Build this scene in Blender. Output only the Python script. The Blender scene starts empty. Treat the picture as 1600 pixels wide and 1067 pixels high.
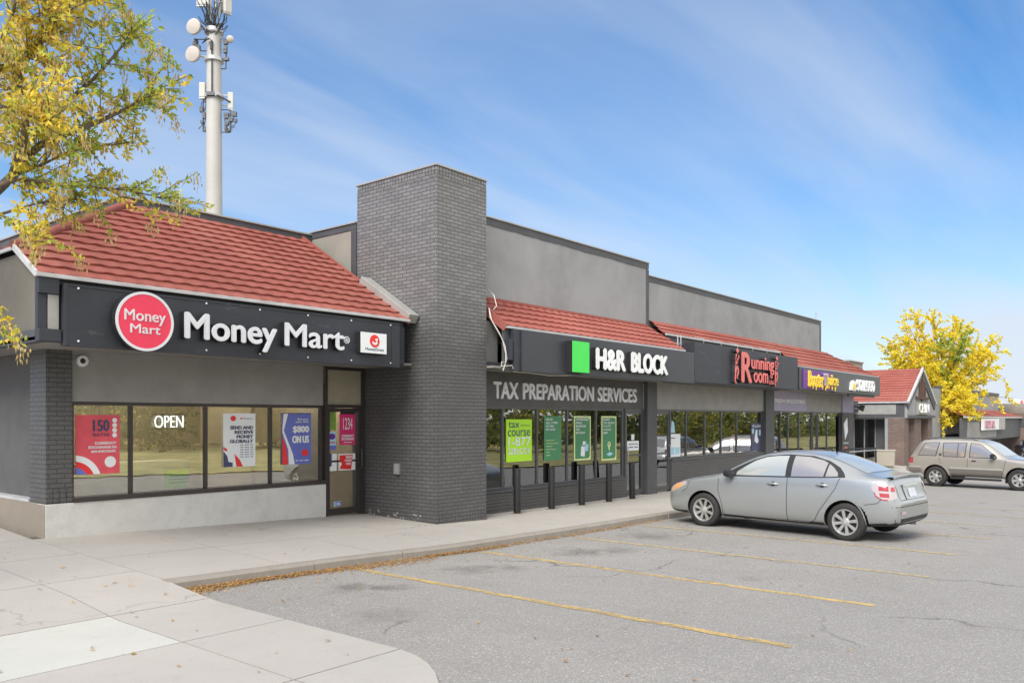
import bpy, bmesh, math, random
from mathutils import Vector, Matrix
from mathutils.bvhtree import BVHTree

R = math.radians
rnd = random.Random(11)
S = bpy.context.scene
C = S.collection

# ------------------------------------------------------------------ camera
CAMZ = 1.83
F = 1282.0                       # focal length in photo pixels (1600 wide)
YAW = R(50.4)
cam = bpy.data.cameras.new('camera')
cam.sensor_fit = 'HORIZONTAL'; cam.sensor_width = 36.0
cam.lens = 36.0 * F / 1600.0
cam.shift_y = (655.0 - 533.5) / 1600.0
cam.clip_start = 0.1; cam.clip_end = 4000
camo = bpy.data.objects.new('camera', cam); C.objects.link(camo)
camo.location = (0, 0, CAMZ); camo.rotation_euler = (R(90), 0, -YAW)
S.camera = camo

# ------------------------------------------------------------------ light
SUN_EL, SUN_AZ = 45.0, -108.0     # azimuth measured from +Y towards +X
SUN_STRENGTH, SUN_ANGLE, SKY_STRENGTH, EXPOSURE = 2.3, 34.0, 0.09, 0.92
w = bpy.data.worlds.new('World'); S.world = w; w.use_nodes = True
nt = w.node_tree; nt.nodes.clear()
def wn(t, **k):
    n = nt.nodes.new(t)
    for a, b in k.items(): setattr(n, a, b)
    return n
def wmath(op, a, b=None, c=None):
    n = wn('ShaderNodeMath', operation=op)
    for i, v in enumerate((a, b, c)):
        if v is None: continue
        if isinstance(v, (int, float)): n.inputs[i].default_value = v
        else: nt.links.new(v, n.inputs[i])
    return n.outputs[0]
sky = wn('ShaderNodeTexSky', sky_type='NISHITA', sun_disc=False)
sky.sun_elevation = R(SUN_EL); sky.sun_rotation = R(SUN_AZ)
sky.air_density = 1.0; sky.dust_density = 0.6; sky.ozone_density = 3.0; sky.altitude = 300
tc = wn('ShaderNodeTexCoord'); sx = wn('ShaderNodeSeparateXYZ'); nt.links.new(tc.outputs['Generated'], sx.inputs[0])
zz = wmath('ADD', wmath('MAXIMUM', sx.outputs[2], 0.0), 0.16)
cx = wn('ShaderNodeCombineXYZ')
nt.links.new(wmath('DIVIDE', sx.outputs[0], zz), cx.inputs[0]); nt.links.new(wmath('DIVIDE', sx.outputs[1], zz), cx.inputs[1])
mp = wn('ShaderNodeMapping'); mp.inputs['Rotation'].default_value = (0, 0, R(28)); mp.inputs['Scale'].default_value = (0.30, 1.15, 1); mp.inputs['Location'].default_value = (.3, 1.7, 0)
nt.links.new(cx.outputs[0], mp.inputs[0])
nz = wn('ShaderNodeTexNoise'); nz.inputs['Scale'].default_value = 1.1; nz.inputs['Detail'].default_value = 7; nz.inputs['Roughness'].default_value = .52; nz.inputs['Distortion'].default_value = .5
nt.links.new(mp.outputs[0], nz.inputs['Vector'])
rp = wn('ShaderNodeValToRGB'); rp.color_ramp.elements[0].position = .40; rp.color_ramp.elements[1].position = .72
nt.links.new(nz.outputs[0], rp.inputs[0])
CLOUD_AMT = wmath('MULTIPLY', rp.outputs[0], 0.58)
# a milky veil that thickens towards the horizon, as thin high cloud does
veil = wmath('POWER', wmath('SUBTRACT', 1.0, wmath('MAXIMUM', sx.outputs[2], 0.0)), 4.2)
veil = wmath('MULTIPLY', veil, 0.86)
fac = wmath('MINIMUM', wmath('ADD', CLOUD_AMT, veil), 0.92)
mixc = wn('ShaderNodeMix', data_type='RGBA'); nt.links.new(fac, mixc.inputs[0])
hs = wn('ShaderNodeHueSaturation'); hs.inputs['Saturation'].default_value = 1.42; hs.inputs['Value'].default_value = 1.05
nt.links.new(sky.outputs[0], hs.inputs['Color'])
nt.links.new(hs.outputs[0], mixc.inputs[6]); mixc.inputs[7].default_value = (4.3, 4.7, 5.35, 1)
bg = wn('ShaderNodeBackground'); bg.inputs[1].default_value = SKY_STRENGTH
# bright unseen cloud added behind the camera and overhead as facade fill light
bk1 = wn('ShaderNodeMapRange', interpolation_type='SMOOTHSTEP'); bk1.inputs[1].default_value = .15; bk1.inputs[2].default_value = -.35; nt.links.new(sx.outputs[1], bk1.inputs[0])
bk2 = wn('ShaderNodeMapRange', interpolation_type='SMOOTHSTEP'); bk2.inputs[1].default_value = .62; bk2.inputs[2].default_value = .92; nt.links.new(sx.outputs[2], bk2.inputs[0])
bkf = wmath('MULTIPLY', wmath('MINIMUM', wmath('ADD', bk1.outputs[0], bk2.outputs[0]), 1.0), wmath('ADD', wmath('MULTIPLY', rp.outputs[0], .45), .50))
mix2c = wn('ShaderNodeMix', data_type='RGBA'); nt.links.new(bkf, mix2c.inputs[0]); nt.links.new(mixc.outputs[2], mix2c.inputs[6]); mix2c.inputs[7].default_value = (10.0, 9.7, 9.15, 1)
nt.links.new(mix2c.outputs[2], bg.inputs[0])
wo = wn('ShaderNodeOutputWorld'); nt.links.new(bg.outputs[0], wo.inputs[0])
sd = bpy.data.lights.new('sun', 'SUN'); sd.energy = SUN_STRENGTH; sd.angle = R(SUN_ANGLE); sd.color = (1.0, .955, .885)
so = bpy.data.objects.new('sun', sd); C.objects.link(so)
dirv = Vector((math.sin(R(SUN_AZ)) * math.cos(R(SUN_EL)), math.cos(R(SUN_AZ)) * math.cos(R(SUN_EL)), math.sin(R(SUN_EL))))
so.rotation_euler = dirv.to_track_quat('Z', 'Y').to_euler()
S.view_settings.view_transform = 'Standard'; S.view_settings.look = 'None'
S.view_settings.exposure = EXPOSURE; S.view_settings.gamma = 1.0

# ------------------------------------------------------------------ helpers
CF, SF = math.cos(YAW), math.sin(YAW)
def ray(px):
    s = (px - 800.0) / F
    return SF + s * CF, CF - s * SF
def X(px, Y):                      # x on the vertical plane y = Y
    a, b = ray(px); return a * Y / b
def Z(px, py, Y):                  # height on the vertical plane y = Y
    a, b = ray(px); return CAMZ + (655.0 - py) / F * Y / b
def at(px, py, D):                 # point at depth D
    a, b = ray(px); return Vector((a * D, b * D, CAMZ + (655.0 - py) / F * D))
def lerp(a, b, t): return a + (b - a) * t
def tab(t, x):
    if x <= t[0][0]: return t[0][1]
    for (a, b), (c, d) in zip(t, t[1:]):
        if x <= c: return lerp(b, d, (x - a) / (c - a))
    return t[-1][1]

def tag(o, label=None, cat=None, group=None, kind=None):
    if label: o['label'] = label
    if cat: o['category'] = cat
    if group: o['group'] = group
    if kind: o['kind'] = kind
    return o
def thing(name, label, cat, loc=(0, 0, 0), rz=0, group=None):
    o = bpy.data.objects.new(name, None); C.objects.link(o)
    o.location = loc; o.rotation_euler = (0, 0, rz); o.empty_display_size = .2
    return tag(o, label, cat, group)
def dup(root, loc, rz=None, label=None, scale=None):
    def cp(o, parent):
        c = o.copy(); C.objects.link(c)
        if parent: c.parent = parent
        for ch in list(o.children): cp(ch, c)
        return c
    r = cp(root, None); r.location = loc
    if rz is not None: r.rotation_euler = (0, 0, rz)
    if label: r['label'] = label
    if scale: r.scale = scale
    return r

class MB:
    def __init__(s): s.v = []; s.f = []; s.m = []; s.mi = 0; s.col = None
    def add(s, vs, fs):
        o = len(s.v); s.v += [tuple(p) for p in vs]
        for f in fs: s.f.append(tuple(i + o for i in f)); s.m.append(s.mi)
        return s
    def box(s, x0, x1, y0, y1, z0, z1):
        vs = [(x, y, z) for z in (z0, z1) for y in (y0, y1) for x in (x0, x1)]
        return s.add(vs, [(0, 2, 3, 1), (4, 5, 7, 6), (0, 1, 5, 4), (2, 6, 7, 3), (0, 4, 6, 2), (1, 3, 7, 5)])
    def obox(s, c, ax, ay, az):            # oriented box: centre and three half axes
        c = Vector(c); ax, ay, az = Vector(ax), Vector(ay), Vector(az)
        vs = [c + i * ax + j * ay + k * az for k in (-1, 1) for j in (-1, 1) for i in (-1, 1)]
        return s.add(vs, [(0, 2, 3, 1), (4, 5, 7, 6), (0, 1, 5, 4), (2, 6, 7, 3), (0, 4, 6, 2), (1, 3, 7, 5)])
    def prism(s, poly, a, b):               # poly of 3d points (function of t): a, b offset vectors
        n = len(poly); a = Vector(a); b = Vector(b)
        vs = [Vector(p) + a for p in poly] + [Vector(p) + b for p in poly]
        fs = [tuple(range(n))[::-1], tuple(range(n, 2 * n))]
        fs += [(i, (i + 1) % n, n + (i + 1) % n, n + i) for i in range(n)]
        return s.add(vs, fs)
    def tube(s, pts, r, n=8, caps=True):
        pts = [Vector(p) for p in pts]
        rs = r if isinstance(r, (list, tuple)) else [r] * len(pts)
        vs = []; up = None
        for i, p in enumerate(pts):
            t = (pts[min(i + 1, len(pts) - 1)] - pts[max(i - 1, 0)]).normalized()
            if up is None: up = Vector((0, 0, 1)) if abs(t.z) < .9 else Vector((1, 0, 0))
            a = t.cross(up).normalized(); b = a.cross(t).normalized(); up = b
            for k in range(n):
                th = 2 * math.pi * k / n
                vs.append(p + rs[i] * (math.cos(th) * a + math.sin(th) * b))
        fs = [(i * n + k, i * n + (k + 1) % n, (i + 1) * n + (k + 1) % n, (i + 1) * n + k) for i in range(len(pts) - 1) for k in range(n)]
        if caps: fs += [tuple(range(n))[::-1], tuple(range((len(pts) - 1) * n, len(pts) * n))]
        return s.add(vs, fs)
    def lathe(s, prof, c, axis, n=24, a0=0, caps=True):
        c = Vector(c); ax = Vector(axis).normalized()
        u = ax.orthogonal().normalized(); v = ax.cross(u)
        vs = []
        for h, r in prof:
            for k in range(n):
                th = a0 + 2 * math.pi * k / n
                vs.append(c + ax * h + r * (math.cos(th) * u + math.sin(th) * v))
        fs = [(i * n + k, i * n + (k + 1) % n, (i + 1) * n + (k + 1) % n, (i + 1) * n + k) for i in range(len(prof) - 1) for k in range(n)]
        if caps and prof[0][1] > 1e-4: fs.append(tuple(range(n))[::-1])
        if caps and prof[-1][1] > 1e-4: fs.append(tuple(range((len(prof) - 1) * n, len(prof) * n)))
        return s.add(vs, fs)
    def grid(s, rows):                       # rows of equal length lists of points
        n = len(rows[0]); vs = [p for r in rows for p in r]
        return s.add(vs, [(i * n + k, i * n + k + 1, (i + 1) * n + k + 1, (i + 1) * n + k) for i in range(len(rows) - 1) for k in range(n - 1)])
    def build(s, name, mats, parent=None, smooth=None, bev=0, fix=True):
        me = bpy.data.meshes.new(name); me.from_pydata(s.v, [], s.f)
        if not isinstance(mats, (list, tuple)): mats = [mats]
        for m in mats: me.materials.append(m)
        if len(mats) > 1: me.polygons.foreach_set('material_index', s.m)
        if fix and len(s.f) < 60000:
            b = bmesh.new(); b.from_mesh(me); bmesh.ops.recalc_face_normals(b, faces=b.faces); b.to_mesh(me); b.free()
        if s.col is not None:
            at_ = me.color_attributes.new('tint', 'FLOAT_COLOR', 'POINT')
            at_.data.foreach_set('color', [c for q in s.col for c in q])
        if smooth is not None:
            me.polygons.foreach_set('use_smooth', [True] * len(me.polygons))
            me.set_sharp_from_angle(angle=R(smooth))
        me.update()
        o = bpy.data.objects.new(name, me); C.objects.link(o)
        if parent: o.parent = parent
        if bev:
            b = o.modifiers.new('bevel', 'BEVEL'); b.width = bev; b.segments = 2; b.limit_method = 'ANGLE'; b.angle_limit = R(40)
        return o

_tc = {}
def text_geo(body, off=0.0, spacing=1.0):
    k = (body, off, spacing)
    if k in _tc: return _tc[k]
    cu = bpy.data.curves.new('lettering', 'FONT'); cu.body = body; cu.size = 1; cu.extrude = .5; cu.offset = off
    cu.space_character = spacing; cu.resolution_u = 4; cu.align_x = 'CENTER'
    ob = bpy.data.objects.new('lettering', cu)
    me = ob.to_mesh()
    vs = [v.co.copy() for v in me.vertices]; fs = [tuple(p.vertices) for p in me.polygons]
    ob.to_mesh_clear(); bpy.data.objects.remove(ob); bpy.data.curves.remove(cu)
    x0 = min(v.x for v in vs); x1 = max(v.x for v in vs); y0 = min(v.y for v in vs); y1 = max(v.y for v in vs)
    vs = [((v.x - x0) / (x1 - x0), (v.y - y0) / (y1 - y0), v.z + .5) for v in vs]
    _tc[k] = (vs, fs); return _tc[k]
def text(mb, body, x0, x1, z0, z1, y, depth, off=0.0, spacing=1.0):
    """lettering on a wall facing -y: fills x0..x1, z0..z1, stands depth proud of y"""
    vs, fs = text_geo(body, min(off, 0.0), spacing)
    if off <= 0:
        mb.add([(lerp(x0, x1, a), y - c * depth, lerp(z0, z1, b)) for a, b, c in vs], fs); return mb
    d = off * (z1 - z0) / .72          # bolder strokes: overlapping copies, each a hair prouder than the last
    for k, (sx_, sz_) in enumerate(((-1, 0), (1, 0), (0, -.7), (0, .7), (0, 0))):
        mb.add([(lerp(x0 + d, x1 - d, a) + sx_ * d, y - c * (depth + .0007 * k), lerp(z0 + d * .7, z1 - d * .7, b) + sz_ * d) for a, b, c in vs], fs)
    return mb
def disc(mb, x, z, r, y, depth, n=40, r2=0):
    if r2:
        vs = []
        for yy in (y, y - depth):
            for rr in (r2, r):
                vs += [(x + rr * math.cos(2 * math.pi * k / n), yy, z + rr * math.sin(2 * math.pi * k / n)) for k in range(n)]
        fs = []
        for k in range(n):
            j = (k + 1) % n
            fs += [(k, j, n + j, n + k), (2 * n + k, 3 * n + k, 3 * n + j, 2 * n + j), (n + k, n + j, 3 * n + j, 3 * n + k), (k, 2 * n + k, 2 * n + j, j)]
        return mb.add(vs, fs)
    return mb.prism([(x + r * math.cos(2 * math.pi * k / n), y, z + r * math.sin(2 * math.pi * k / n)) for k in range(n)], (0, 0, 0), (0, -depth, 0))

# ------------------------------------------------------------------ materials
class Mat:
    def __init__(s, name):
        s.m = bpy.data.materials.new(name); s.m.use_nodes = True; s.t = s.m.node_tree; s.t.nodes.clear()
        s.out = s.n('ShaderNodeOutputMaterial')
    def n(s, t, ins=None, **k):
        n = s.t.nodes.new(t)
        for a, b in k.items(): setattr(n, a, b)
        for a, b in (ins or {}).items(): s.set(n, a, b)
        return n
    def set(s, n, a, b):
        i = n.inputs[a]
        if hasattr(b, 'outputs'): b = b.outputs[0]
        if hasattr(b, 'is_output'): s.t.links.new(b, i)
        else:
            if isinstance(b, tuple) and len(b) == 3 and i.type == 'RGBA': b = (*b, 1)
            i.default_value = b
    def math(s, op, a, b=0, c=0, clamp=False):
        n = s.n('ShaderNodeMath', {0: a, 1: b, 2: c}, operation=op); n.use_clamp = clamp; return n.outputs[0]
    def coord(s): return s.n('ShaderNodeTexCoord').outputs['Object']
    def noise(s, v, scale, detail=4, rough=.55, dist=0):
        return s.n('ShaderNodeTexNoise', {'Vector': v, 'Scale': scale, 'Detail': detail, 'Roughness': rough, 'Distortion': dist}).outputs[0]
    def ramp(s, v, p0, p1, c0=(0, 0, 0), c1=(1, 1, 1)):
        r = s.n('ShaderNodeValToRGB', {0: v}); e = r.color_ramp.elements
        e[0].position = p0; e[1].position = p1; e[0].color = (*c0, 1); e[1].color = (*c1, 1); return r.outputs[0]
    def mix(s, f, a, b, mode='MIX'):
        n = s.n('ShaderNodeMix', {0: f, 6: a, 7: b}, data_type='RGBA', blend_type=mode); return n.outputs[2]
    def bump(s, h, strength=.3, dist=.01, nrm=None):
        d = {'Height': h, 'Strength': strength, 'Distance': dist}
        if nrm is not None: d['Normal'] = nrm
        return s.n('ShaderNodeBump', d).outputs[0]
    def bsdf(s, **k):
        d = {a.replace('_', ' '): b for a, b in k.items()}
        b = s.n('ShaderNodeBsdfPrincipled', d); s.t.links.new(b.outputs[0], s.out.inputs[0]); return b
def dk(c, f): return tuple(min(1, x * f) for x in c)
def pbr(name, col, rough=.6, metal=0.0, var=.12, scale=2.5, bump=0.0, bscale=60, spec=.5, coat=0.0):
    M = Mat(name); v = M.coord()
    n = M.noise(v, scale, 5, .6)
    c = M.mix(M.ramp(n, .3, .7), dk(col, 1 - var), dk(col, 1 + var))
    k = dict(Base_Color=c, Roughness=rough, Metallic=metal, Specular_IOR_Level=spec)
    if coat: k['Coat_Weight'] = coat; k['Coat_Roughness'] = .04
    if bump: k['Normal'] = M.bump(M.noise(v, bscale, 4, .6), .5, bump)
    M.bsdf(**k); return M.m

def scuffed_mat(name, col):
    M = Mat(name); v = M.coord(); n = M.noise(v, 1.1, 6, .65)
    c = M.mix(M.ramp(n, .3, .7), dk(col, .75), dk(col, 1.25))
    st = M.n('ShaderNodeMapping', {0: v}); st.inputs['Scale'].default_value = (1.2, 1, 5)
    sc = M.math('MULTIPLY', M.ramp(M.noise(st, 1.6, 7, .75), .60, .74), .30)
    c = M.mix(sc, c, (.34, .34, .35))
    M.bsdf(Base_Color=c, Roughness=M.math('ADD', .38, M.math('MULTIPLY', n, .25)), Normal=M.bump(M.noise(v, 30, 3), .4, .0015)); return M.m

def brick_mat(name, c1, c2, mortar, rough=.45, bw=.205, rh=.067, top_lit=None):
    M = Mat(name); v = M.coord(); sp = M.n('ShaderNodeSeparateXYZ', {0: v})
    cb = M.n('ShaderNodeCombineXYZ', {0: M.math('ADD', sp.outputs[0], sp.outputs[1]), 1: sp.outputs[2]})
    bt = M.n('ShaderNodeTexBrick', {'Vector': cb, 'Color1': (1, 1, 1), 'Color2': (0, 0, 0), 'Mortar': (.5, .5, .5), 'Scale': 1.0, 'Mortar Size': .0075, 'Mortar Smooth': .25, 'Bias': 0.0, 'Brick Width': bw, 'Row Height': rh})
    nz = M.noise(v, 1.3, 5, .6); fine = M.noise(v, 60, 3, .6)
    c = M.mix(bt.outputs[0], c1, c2)
    c = M.mix(M.ramp(nz, .3, .75), dk(c1, .8), c)
    c = M.mix(M.math('MULTIPLY', fine, .35), c, dk(c2, 1.5))
    if top_lit:         # light falloff painted in: brick and mortar grow paler above the sign line
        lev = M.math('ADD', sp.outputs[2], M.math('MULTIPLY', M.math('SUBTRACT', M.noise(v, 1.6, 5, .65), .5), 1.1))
        t = M.n('ShaderNodeMapRange', {0: lev, 1: top_lit[1], 2: top_lit[2]}, interpolation_type='SMOOTHSTEP').outputs[0]
        c = M.mix(M.math('MULTIPLY', t, M.math('ADD', .55, M.math('MULTIPLY', bt.outputs[0], .45))), c, top_lit[0]); mortar = M.mix(t, mortar, dk(top_lit[0], .42))
    c = M.mix(bt.outputs[1], c, mortar)
    h = M.math('SUBTRACT', M.math('MULTIPLY', fine, .25), bt.outputs[1])
    M.bsdf(Base_Color=c, Roughness=rough, Specular_IOR_Level=.5, Normal=M.bump(h, .9, .009)); return M.m

def stucco_mat(name, col, var=.1):
    M = Mat(name); v = M.coord()
    big = M.noise(v, .55, 6, .62, .4); mid = M.noise(v, 2.2, 5, .6)
    st = M.n('ShaderNodeMapping', {0: v}); st.inputs['Scale'].default_value = (5, 5, .35)
    streak = M.noise(st, 1.0, 4, .6)
    c = M.mix(M.ramp(big, .36, .64), dk(col, 1 - var * 1.3), dk(col, 1 + var))
    c = M.mix(M.math('MULTIPLY', M.ramp(mid, .45, .62), .4), c, dk(col, 1.16))
    c = M.mix(M.math('MULTIPLY', M.ramp(streak, .6, .8), .12), c, dk(col, .72))
    h = M.math('ADD', M.noise(v, 90, 3, .6), M.math('MULTIPLY', M.noise(v, 9, 3, .6), .8))
    M.bsdf(Base_Color=c, Roughness=.9, Specular_IOR_Level=.2, Normal=M.bump(h, .5, .006)); return M.m

def tile_mat(name, col):
    M = Mat(name); v = M.coord()
    n = M.noise(v, .9, 6, .65); g = M.noise(v, 160, 2, .5); lic = M.noise(v, 6, 5, .7)
    c = M.mix(M.ramp(n, .3, .7), dk(col, .84), dk(col, 1.12))
    fade = M.noise(v, .45, 5, .7, .6); fs = M.n('ShaderNodeMapping', {0: v}); fs.inputs['Scale'].default_value = (3.2, .5, .5)
    c = M.mix(M.math('MULTIPLY', M.ramp(fade, .45, .66), .42), c, (.40, .17, .13))
    c = M.mix(M.math('MULTIPLY', M.ramp(M.noise(fs, 1.0, 5, .65), .54, .7), .35), c, dk(col, .55))
    c = M.mix(M.math('MULTIPLY', g, .3), c, dk(col, 1.5))
    c = M.mix(M.math('MULTIPLY', M.ramp(lic, .62, .72), .3), c, (.30, .25, .22))
    M.bsdf(Base_Color=c, Roughness=.82, Specular_IOR_Level=.25, Normal=M.bump(g, .35, .003)); return M.m

def concrete_mat(name, col, stain=.35):
    M = Mat(name); v = M.coord()
    n = M.noise(v, .7, 6, .65); m = M.noise(v, 5, 6, .7); g = M.noise(v, 140, 3, .6)
    c = M.mix(M.ramp(n, .3, .7), dk(col, .82), dk(col, 1.1))
    c = M.mix(M.math('MULTIPLY', M.ramp(m, .47, .66), stain), c, dk(col, .6))
    c = M.mix(M.ramp(g, .35, .7), dk(col, .7), c, 'MIX')
    vo = M.n('ShaderNodeTexVoronoi', {'Vector': v, 'Scale': 26.0}, feature='F1').outputs[0]
    pit = M.ramp(vo, .04, .1, (.45, .45, .45), (1, 1, 1))
    c = M.mix(M.math('MULTIPLY', M.noise(v, 2.2, 2), .6), c, pit, 'MULTIPLY')
    M.bsdf(Base_Color=c, Roughness=.88, Specular_IOR_Level=.25, Normal=M.bump(M.math('ADD', g, m), .4, .004)); return M.m

def pave_mat(name, col, seed=0):
    M = Mat(name); v = M.coord()
    n = M.noise(v, .5, 6, .65); m = M.noise(v, 3.5, 7, .7); g = M.noise(v, 220, 3, .7)
    isl = M.n('ShaderNodeNewGeometry').outputs['Random Per Island']
    c = M.mix(M.ramp(n, .3, .7), dk(col, .86), dk(col, 1.08))
    c = M.mix(M.math('MULTIPLY', isl, .35), c, dk(col, .84))
    c = M.mix(M.math('MULTIPLY', M.ramp(m, .54, .72), .3), c, dk(col, .62))
    c = M.mix(M.ramp(g, .33, .62), dk(col, .66), c)
    spot = M.n('ShaderNodeTexVoronoi', {'Vector': v, 'Scale': 3.2}, feature='F1').outputs[0]
    c = M.mix(M.ramp(spot, .02, .05, (.55, .55, .55), (0, 0, 0)), c, dk(col, .35))
    wob = M.n('ShaderNodeVectorMath', {0: v, 1: M.n('ShaderNodeTexNoise', {'Vector': v, 'Scale': 1.6, 'Detail': 6.0}).outputs[1]}, operation='ADD')
    cr = M.n('ShaderNodeTexVoronoi', {'Vector': wob, 'Scale': .33}, feature='DISTANCE_TO_EDGE').outputs[0]
    crm = M.math('MULTIPLY', M.ramp(cr, .0008, .004, (1, 1, 1), (0, 0, 0)), M.ramp(M.noise(v, .4, 3), .52, .58))
    c = M.mix(M.math('MULTIPLY', crm, .55), c, dk(col, .3))
    gum = M.n('ShaderNodeTexVoronoi', {'Vector': v, 'Scale': 1.7}, feature='F1').outputs[0]
    c = M.mix(M.ramp(M.math('ADD', gum, M.math('MULTIPLY', M.noise(v, 12, 4), .12)), .10, .15, (.4, .4, .4), (0, 0, 0)), c, dk(col, .6))
    M.bsdf(Base_Color=c, Roughness=.9, Specular_IOR_Level=.25, Normal=M.bump(M.math('ADD', g, m), .35, .003)); return M.m

def asphalt_mat(name, col, stains):
    M = Mat(name); v = M.coord()
    n = M.noise(v, .22, 6, .62); m = M.noise(v, 1.6, 6, .68); g = M.noise(v, 150, 3, .75); g2 = M.noise(v, 48, 3, .7)
    c = M.mix(M.ramp(n, .28, .72), dk(col, .84), dk(col, 1.1))
    c = M.mix(M.math('MULTIPLY', M.ramp(m, .5, .72), .4), c, dk(col, .68))
    c = M.mix(M.ramp(g, .36, .66), dk(col, .42), c)
    c = M.mix(M.math('MULTIPLY', M.ramp(g2, .56, .66), .5), c, dk(col, 1.6))
    stone = M.n('ShaderNodeTexVoronoi', {'Vector': v, 'Scale': 70.0}, feature='F1')
    c = M.mix(M.math('MULTIPLY', M.ramp(stone.outputs['Color'], .75, .95), .3), c, dk(col, 1.8))
    # tyre rubber and drive lanes, long faint bands
    st = M.n('ShaderNodeMapping', {0: v}); st.inputs['Scale'].default_value = (.22, 2.0, 1)
    c = M.mix(M.math('MULTIPLY', M.ramp(M.noise(st, 1.0, 4, .6), .56, .72), .22), c, dk(col, .6))
    # cracks
    wob = M.n('ShaderNodeVectorMath', {0: v, 1: M.n('ShaderNodeTexNoise', {'Vector': v, 'Scale': 1.3, 'Detail': 5.0}).outputs[1]}, operation='ADD')
    cr = M.n('ShaderNodeTexVoronoi', {'Vector': wob, 'Scale': .26}, feature='DISTANCE_TO_EDGE').outputs[0]
    crm = M.math('MULTIPLY', M.ramp(cr, .001, .006, (1, 1, 1), (0, 0, 0)), M.ramp(M.noise(v, .35, 3), .5, .56))
    c = M.mix(M.math('MULTIPLY', crm, .75), c, dk(col, .22))
    # oil drips where cars stand
    for (px, py, r, a) in stains:
        d = M.n('ShaderNodeVectorMath', {0: v, 1: (px, py, -.15)}, operation='DISTANCE').outputs['Value']
        k = M.ramp(M.math('ADD', M.math('DIVIDE', d, r), M.math('MULTIPLY', M.math('SUBTRACT', M.noise(v, 4.0, 6, .7), .5), 2.6)), .2, 1.0, (1, 1, 1), (0, 0, 0))
        c = M.mix(M.math('MULTIPLY', k, a), c, dk(col, .25))
    h = M.math('ADD', g, M.math('MULTIPLY', g2, .6)); h = M.math('SUBTRACT', h, crm)
    M.bsdf(Base_Color=c, Roughness=.9, Specular_IOR_Level=.3, Normal=M.bump(h, .6, .006)); return M.m

def worn_paint(name, col):
    M = Mat(name); v = M.coord()
    wear = M.math('ADD', M.math('MULTIPLY', M.noise(v, 9, 6, .75), .6), M.math('MULTIPLY', M.noise(v, 130, 3, .7), .5))
    wear = M.math('ADD', wear, M.math('MULTIPLY', M.noise(v, .5, 2), .2))
    b = M.n('ShaderNodeBsdfPrincipled', {'Base Color': M.mix(M.noise(v, 4, 4), dk(col, .75), dk(col, 1.1)), 'Roughness': .8})
    t = M.n('ShaderNodeBsdfTransparent')
    mx = M.n('ShaderNodeMixShader', {0: M.ramp(wear, .615, .77), 1: b, 2: t}); M.t.links.new(mx.outputs[0], M.out.inputs[0]); return M.m

def pane_mat(name, tint, base=.10, rough=0.0, ior=1.55):
    M = Mat(name); v = M.coord()
    fr = M.n('ShaderNodeFresnel', {'IOR': ior}).outputs[0]
    f = M.math('ADD', M.math('MULTIPLY', fr, 1.3), base, 0, True)
    nrm = M.bump(M.noise(v, 1.4, 2), .05, .02)
    g = M.n('ShaderNodeBsdfGlossy', {'Color': (.95, .97, 1), 'Roughness': rough, 'Normal': nrm})
    t = M.n('ShaderNodeBsdfTransparent', {'Color': tint})
    mx = M.n('ShaderNodeMixShader', {0: f, 1: t, 2: g}); M.t.links.new(mx.outputs[0], M.out.inputs[0]); return M.m

def leaf_mat(name):
    M = Mat(name)
    a = M.n('ShaderNodeAttribute'); a.attribute_name = 'tint'
    b = M.n('ShaderNodeBsdfPrincipled', {'Base Color': a.outputs[0], 'Roughness': .6, 'Specular IOR Level': .3})
    t = M.n('ShaderNodeBsdfTranslucent', {'Color': a.outputs[0]})
    mx = M.n('ShaderNodeMixShader', {0: .5, 1: b, 2: t}); M.t.links.new(mx.outputs[0], M.out.inputs[0]); return M.m

def emit_mat(name, col, st):
    M = Mat(name); e = M.n('ShaderNodeEmission', {0: col, 1: st}); M.t.links.new(e.outputs[0], M.out.inputs[0]); return M.m

def paint_mat(name, col, dirt=.2):
    M = Mat(name); v = M.coord(); sp = M.n('ShaderNodeSeparateXYZ', {0: v})
    n = M.noise(v, 3, 5, .65)
    low = M.ramp(M.math('ADD', sp.outputs[2], M.math('MULTIPLY', n, .35)), .28, .75, (1, 1, 1), (0, 0, 0))
    c = M.mix(M.math('MULTIPLY', low, dirt), col, (.24, .22, .19))
    rg = M.math('ADD', M.math('MULTIPLY', low, .25), M.math('ADD', .27, M.math('MULTIPLY', M.noise(v, 9, 4), .08)))
    M.bsdf(Base_Color=c, Metallic=.55, Roughness=rg, Coat_Weight=.7, Coat_Roughness=M.math('ADD', .05, M.math('MULTIPLY', low, .25)), Normal=M.bump(M.noise(v, 500, 2), .04, .001)); return M.m
m_brick = brick_mat('charcoal_brick', (.075, .073, .074), (.105, .101, .100), (.05, .05, .05), .40)
m_pier = brick_mat('pier_brick_light_falloff', (.085, .083, .084), (.12, .117, .115), (.055, .054, .054), .42, top_lit=((.222, .216, .211), 2.9, 4.3))  # paler upper tone stands in for light falling off down the pier
m_brick2 = brick_mat('brown_stone_brick', (.13, .085, .07), (.24, .17, .14), (.16, .14, .13), .8, .22, .075)
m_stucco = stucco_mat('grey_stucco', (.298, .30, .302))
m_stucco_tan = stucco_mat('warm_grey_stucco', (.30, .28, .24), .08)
m_stucco_sh = stucco_mat('shaded_side_stucco', (.165, .152, .128), .1)  # warm grey stucco darkened to paint in the tree's shade on the side fascia
m_dark = pbr('charcoal_trim_paint', (.075, .077, .082), .6, bump=.003, var=.15)
m_wall = pbr('dark_grey_wall_paint', (.105, .10, .097), .75, bump=.004, var=.12)
m_panel = pbr('mid_grey_panel_paint', (.29, .28, .265), .7, bump=.002)
m_soffit = pbr('soffit_paint', (.24, .225, .21), .8)
m_metal = pbr('pale_metal_flashing', (.40, .395, .37), .45, .3, .12, 3)
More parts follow.
